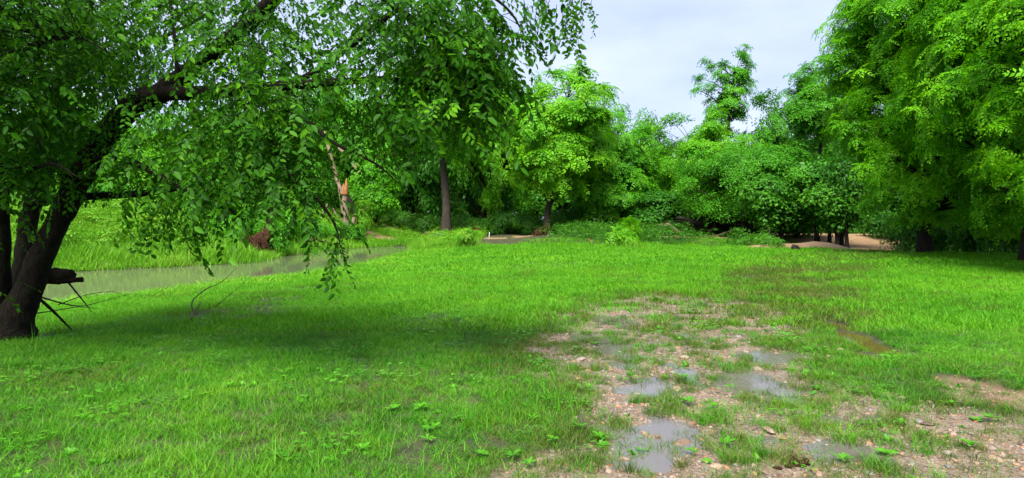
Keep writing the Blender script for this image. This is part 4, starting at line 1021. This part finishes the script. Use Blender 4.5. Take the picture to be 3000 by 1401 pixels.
# driftwood, logs and the teal drum beyond the water
def pile(name, c, label, n, seed, ln, mat, cat, h=.3, rad=.05, group=None):
    root = empty(name, c, label, cat, group); q = np.random.default_rng(seed)
    for k in range(n):
        a = q.uniform(-.6, .6)+(math.pi if q.uniform() < .5 else 0); l_ = ln*q.uniform(.5, 1.1); z0 = q.uniform(0, h); el = q.uniform(-.15, .35)
        ctr = np.array((q.normal(0, ln*.25), q.normal(0, ln*.15), z0)); d = np.array((math.cos(a)*math.cos(el), math.sin(a)*math.cos(el)*.6, math.sin(el)))
        pts = [ctr-d*l_/2, ctr+q.normal(0, .06, 3)*l_, ctr+d*l_/2]
        pp, rr = spline(pts, [rad*q.uniform(.7, 1.3), rad, rad*.4], 3); V, F = tube(pp, rr, 6, .1); G().add(V, F).build('branch', mat, root, True)
    return root
pile('driftwood', gp(905, 43.0), 'tangle of grey driftwood caught at the far water edge', 12, 3, 1.3, M_dead, 'driftwood', .45, .05)
stick('fallen_log', [P(1120, 695, 57), P(1150, 692, 57), P(1190, 694, 57.3)], [.14, .16, .13], M_snag, 'pale log lying on the sand behind the creek', 'log')
stick('fallen_log', [P(1278, 688, 54), P(1300, 686, 54), P(1326, 687, 54)], [.13, .15, .12], M_snag, 'short pale log across the weeds above the teal drum', 'log')
# hollow stump: ring-shaped wall
def ring(name, c, r_, h, wall, mat, label, cat, tilt=(0, 0, 0), sides=16, jag=.25):
    q = np.random.default_rng(int(r_*1000)); a = np.linspace(0, 2*np.pi, sides, endpoint=False); ct = np.stack([np.cos(a), np.sin(a)], -1)
    hj = h*(1+jag*q.normal(size=sides)*.5)
    o_b = np.c_[ct*r_*1.15, np.zeros(sides)-.1]; o_t = np.c_[ct*r_, hj]; i_t = np.c_[ct*(r_-wall), hj-.01]; i_b = np.c_[ct*(r_-wall), np.full(sides, .02)]
    V = np.vstack([o_b, o_t, i_t, i_b]); j = np.arange(sides); k = (j+1) % sides
    F = np.vstack([np.stack([r*sides+j, r*sides+k, (r+1)*sides+k, (r+1)*sides+j], -1) for r in range(3)])
    o = tag(G().add(V, F).build(name, mat, None, True), label, cat); o.location = tuple(c); o.rotation_euler = tilt; return o
ring('hollow_stump', gp(1388, 52.0), .38, .75, .09, M_brown, 'dark hollow stump in the weeds beyond the meadow', 'stump', (.5, .3, 0))
dr = gp(1290, 48, .0)
drum = empty('plastic_drum', dr, 'teal plastic drum half hidden in weeds beyond the creek', 'drum')
M_teal = plain_mat('teal_plastic', (.003, .045, .036), (.008, .085, .066), 4, .5, .05)
a = np.linspace(0, 2*np.pi, 20, endpoint=False); prof = [(-.42, .0), (-.42, .26), (-.38, .28), (-.15, .28), (-.12, .295), (-.09, .28), (.09, .28), (.12, .295), (.15, .28), (.38, .28), (.42, .26), (.42, .0)]
V = np.concatenate([np.stack([np.full(20, p_[0]), p_[1]*np.cos(a), .28+p_[1]*np.sin(a)], -1) for p_ in prof]); j = np.arange(20); k = (j+1) % 20
F = np.vstack([np.stack([r*20+j, r*20+k, (r+1)*20+k, (r+1)*20+j], -1) for r in range(len(prof)-1)])
G().add(V, F).build('barrel', M_teal, drum, True)
V, F = tube([(.42, .1, .4), (.45, .1, .4)], .04, 8); G().add(V, F).build('bung', M_teal, drum, True)
# white stake
M_white = plain_mat('white_paint', (.50, .50, .47), (.68, .68, .65), 6, .5, .05)
st = gp(1432, 46)
def boxv(x0, x1, y0, y1, z0, z1, tip=0):
    V = [(x0, y0, z0), (x1, y0, z0), (x1, y1, z0), (x0, y1, z0), (x0, y0, z1), (x1, y0, z1), (x1, y1, z1+tip), (x0, y1, z1+tip)]
    return V, [(0, 3, 2, 1), (4, 5, 6, 7), (0, 1, 5, 4), (1, 2, 6, 5), (2, 3, 7, 6), (3, 0, 4, 7)]
o = tag(G().add(*boxv(-.018, .018, -.018, .018, -.15, .50, .03)).build('stake', M_white), 'short white stake standing at the far edge of the meadow', 'stake'); o.location = tuple(st); o.rotation_euler = (0, .1, .3)
# exposed roots of the slender spreading tree
rr_ = empty('exposed_roots', gp(1585, 51.2), 'tangle of exposed brown roots at the foot of the slender spreading tree', 'roots'); q = np.random.default_rng(8); rg = G()
for k in range(22):
    s_ = np.array((.5+q.normal(0, .10), .3, .55+q.normal(0, .15))); e = np.array((q.uniform(-.9, .5), -q.uniform(.1, .6), -.15)); m = (s_+e)/2+np.array((q.normal(0, .1), -.1, .12+q.normal(0, .08)))
    pp, rr = spline([s_, m, e], [.07, .05, .02], 3); V, F = tube(pp, rr, 5, .1); rg.add(V, F)
rg.build('roots', M_brown, rr_, True)
lump(2, .34, (1.3, .7, .8), M_brown, rr_, 'root_ball', (-.05, .2, .15))

# brush pile and bent log on the right
bp = pile('brush_pile', gp(2085, 52.5), 'dark tangled brush pile under the low spreading tree', 70, 12, 3.4, M_bark, 'brush pile', 1.6, .06)
lump(3, 1.0, (3.4, 1.2, .75), M_bark, bp, 'earth_mound', (.6, .8, .3))
bl = empty('bent_log', gp(1990, 49.0), 'bent bare log with a root fork leaning left of the brush pile', 'log')
sub(bl, 'log', [P(1926, 662, 49), P(1950, 659, 49), P(1956, 658, 49), P(1975, 672, 49), P(1993, 686, 49)], [.09, .12, .14, .16, .17], M_dead)
sub(bl, 'root', [P(1990, 684, 48.9), P(1996, 678, 48.8), P(1993, 690, 48.7), P(1988, 700, 48.7)], [.06, .05, .05, .03], M_snag, 6)
sub(bl, 'root', [P(1992, 686, 48.9), P(2001, 688, 48.8), P(2003, 698, 48.7)], [.06, .045, .02], M_snag, 6)
stick('long_pole', [P(1996, 699, 48.6), P(2050, 694, 48.6), P(2092, 692, 48.6), P(2120, 684, 48.7), P(2152, 672, 48.9)], [.04, .055, .06, .06, .05], M_dead, 'long thin dead pole lying in front of the brush pile', 'pole')
stick('dead_branch', [P(2075, 681, 50.5), P(2086, 672, 50.5), P(2096, 662, 50.5)], [.03, .04, .03], M_dead, 'short pale stick poking up from the brush pile', 'branch')
stick('dead_branch', [P(1982, 639, 52.5), P(2010, 642, 52.2), P(2050, 660, 52.2), P(2120, 668, 52.4)], [.12, .14, .14, .1], M_bark2, 'grey log slanting across the top of the brush pile', 'branch')
stick('fallen_log', [gp(2262, 42.5, .12), gp(2290, 41.8, .12), gp(2330, 41.2, .12), gp(2372, 40.8, .1)], [.16, .15, .13, .09], M_dead, 'weathered log lying along the back edge of the sand', 'log')
bs = lump(4, .22, (1.0, .8, 1.0), M_bark, None, 'charred_stump', (0, 0, .12), .35); bs.location = tuple(gp(2330, 33.5)); tag(bs, 'small black jagged stump in the grass before the sand', 'stump')
stick('tree_stub', [gp(2302, 60), P(2300, 500, 60), P(2299, 440, 60), P(2298, 420, 60)], [.42, .36, .33, .25], M_brown, 'reddish broken trunk rising above the foliage of the low spreading tree', 'tree stub', rough=.1)
rl = empty('red_leaves', gp(1727, 41), 'small tuft of orange-red dead leaves in the far meadow', 'leaves')
M_red = leaf_mat('dead_leaf', (.20, .05, .015), (.36, .10, .03), (.45, .18, .06), .2, .6)
g = G(); stamp(g, DM_FINE[0], rand_rot(1, .2), np.array([[0, 0, .22]]), np.array([.24]), np.array([.5])); stamp(g, DM_FINE[1], rand_rot(1, .2), np.array([[.12, 0, .14]]), np.array([.16]), np.array([.5])); g.build('leaf', M_red, rl)

# seedlings and shrubs
ORD = 'first second third fourth fifth sixth seventh eighth ninth tenth eleventh twelfth thirteenth fourteenth fifteenth'.split()
SHR = []
def shrub(name, label, b, h, r_, seed, mat, temp=None, group=None, cat='shrub', csize=.4, pads=16, per=6, tint=0):
    if pads >= 22 and len(SHR) >= 4:
        c = like(SHR[seed % 4], name, label, np.asarray(b), h, r_, seed*1.7, mat, None, group); c['category'] = cat; return c
    o = tree(name, label, b, h, (r_, r_), cb=.12, trunk_r=.03+.01*h, pads=pads, per=per, csize=csize, temp=temp or DM_FINE, mat=mat, bark=M_twig, group=group, cat=cat, seed=seed, pad_r=.35*r_+.1, stems=3, tint=tint)
    SPEC[o.name] = (h, r_)
    if pads >= 22: SHR.append(o)
    return o
shrub('sumac_seedling', 'bright feathery sumac seedling rising from a tall grass clump in the meadow', gp(1838, 38.5), 1.75, .62, 700, M_tree[0], WH_HI, csize=.44, pads=15, per=2, tint=.25)
tg = G(); T = blades(260, .85, .35, .85, .018, .6, 701, 3, .5); o = T.build('tall_grass_clump', M_bank); o.location = tuple(gp(1845, 38.0)); tag(o, 'tall grass clump around the sumac seedling', 'grass clump')
shrub('sapling', 'yellow-green sapling in a grass clump at the near side of the creek bend', gp(1368, 42), 1.35, .5, 702, M_bank, WH_LO, csize=.3, pads=12, per=3, cat='sapling')
o = blades(240, .9, .3, .8, .018, .6, 703, 3, .5).build('tall_grass_clump', M_bank); o.location = tuple(gp(1345, 41.5)); tag(o, 'tall grass clump at the foot of the yellow-green sapling', 'grass clump')
shrub('sapling', 'pale upright sapling on the bank right of the broken snag', gp(1066, 50.5), 2.9, .7, 704, M_bank, DM_FINE, csize=.38, pads=18, cat='sapling')
gs = 'small leafy seedlings along the sand edge'
for k, (px, d, h) in enumerate(sorted([(2165, 40, .5), (2190, 39.5, .62), (2215, 39, .5), (2235, 38.5, .55), (2283, 35.5, .5), (2255, 37, .4), (2140, 41, .4)])):
    shrub('seedling', 'small leafy seedling on the meadow side of the sand, %s from the left' % ORD[k], gp(px, d), h, .42, 710+k, M_weed, DM_FINE, gs, 'seedling', .24, 6, 4)
gb = 'shrubs along the foot of the wood'
sh = [(1075, 56, 1.6, 1.2), (1130, 60, 1.8, 1.5), (1190, 60, 1.5, 1.5), (1240, 56.5, 1.5, 1.2), (1290, 58, 1.6, 1.4), (1350, 57, 1.7, 1.4), (1410, 56, 1.5, 1.2), (1460, 56, 1.8, 1.4), (1510, 57, 1.8, 1.5), (1555, 56, 1.5, 1.1), (1660, 56, 1.6, 1.1), (1690, 58, 2.0, 1.3), (1760, 57, 1.6, 1.2), (1890, 55, 1.6, 1.1), (1640, 58, 2.2, 1.2)]
for k, (px, d, h, r_) in enumerate(sorted(sh)):
    shrub('shrub', 'low green shrub at the foot of the wood, %s from the left' % ORD[k], gp(px, d), h, r_, 730+k, M_under, DM_FINE, gb, 'shrub', .45, 22, 7)
gb2 = 'bushes on the far creek bank'
for k, (px, d, h, r_) in enumerate(sorted([(700, 37, 2.2, 1.5), (808, 36.2, 1.7, .9), (725, 35.6, 1.5, .8), (830, 40, 2.3, 1.3), (850, 42.5, 1.9, 1.1), (930, 45, 1.3, 1.0), (1000, 47.5, 1.2, 1.1), (640, 39, 2.0, 1.4), (560, 42, 1.8, 1.6), (1050, 48.5, 1.3, .9), (300, 43, 1.8, 1.6), (120, 42, 1.8, 1.5), (430, 44, 1.6, 1.5)])):
    shrub('bush', 'leafy green bush on the far bank of the creek, %s from the left' % ORD[k], gp(px, d), h, r_, 760+k, M_tree[1], DM_FINE, gb2, 'bush', .45, 26, 8)
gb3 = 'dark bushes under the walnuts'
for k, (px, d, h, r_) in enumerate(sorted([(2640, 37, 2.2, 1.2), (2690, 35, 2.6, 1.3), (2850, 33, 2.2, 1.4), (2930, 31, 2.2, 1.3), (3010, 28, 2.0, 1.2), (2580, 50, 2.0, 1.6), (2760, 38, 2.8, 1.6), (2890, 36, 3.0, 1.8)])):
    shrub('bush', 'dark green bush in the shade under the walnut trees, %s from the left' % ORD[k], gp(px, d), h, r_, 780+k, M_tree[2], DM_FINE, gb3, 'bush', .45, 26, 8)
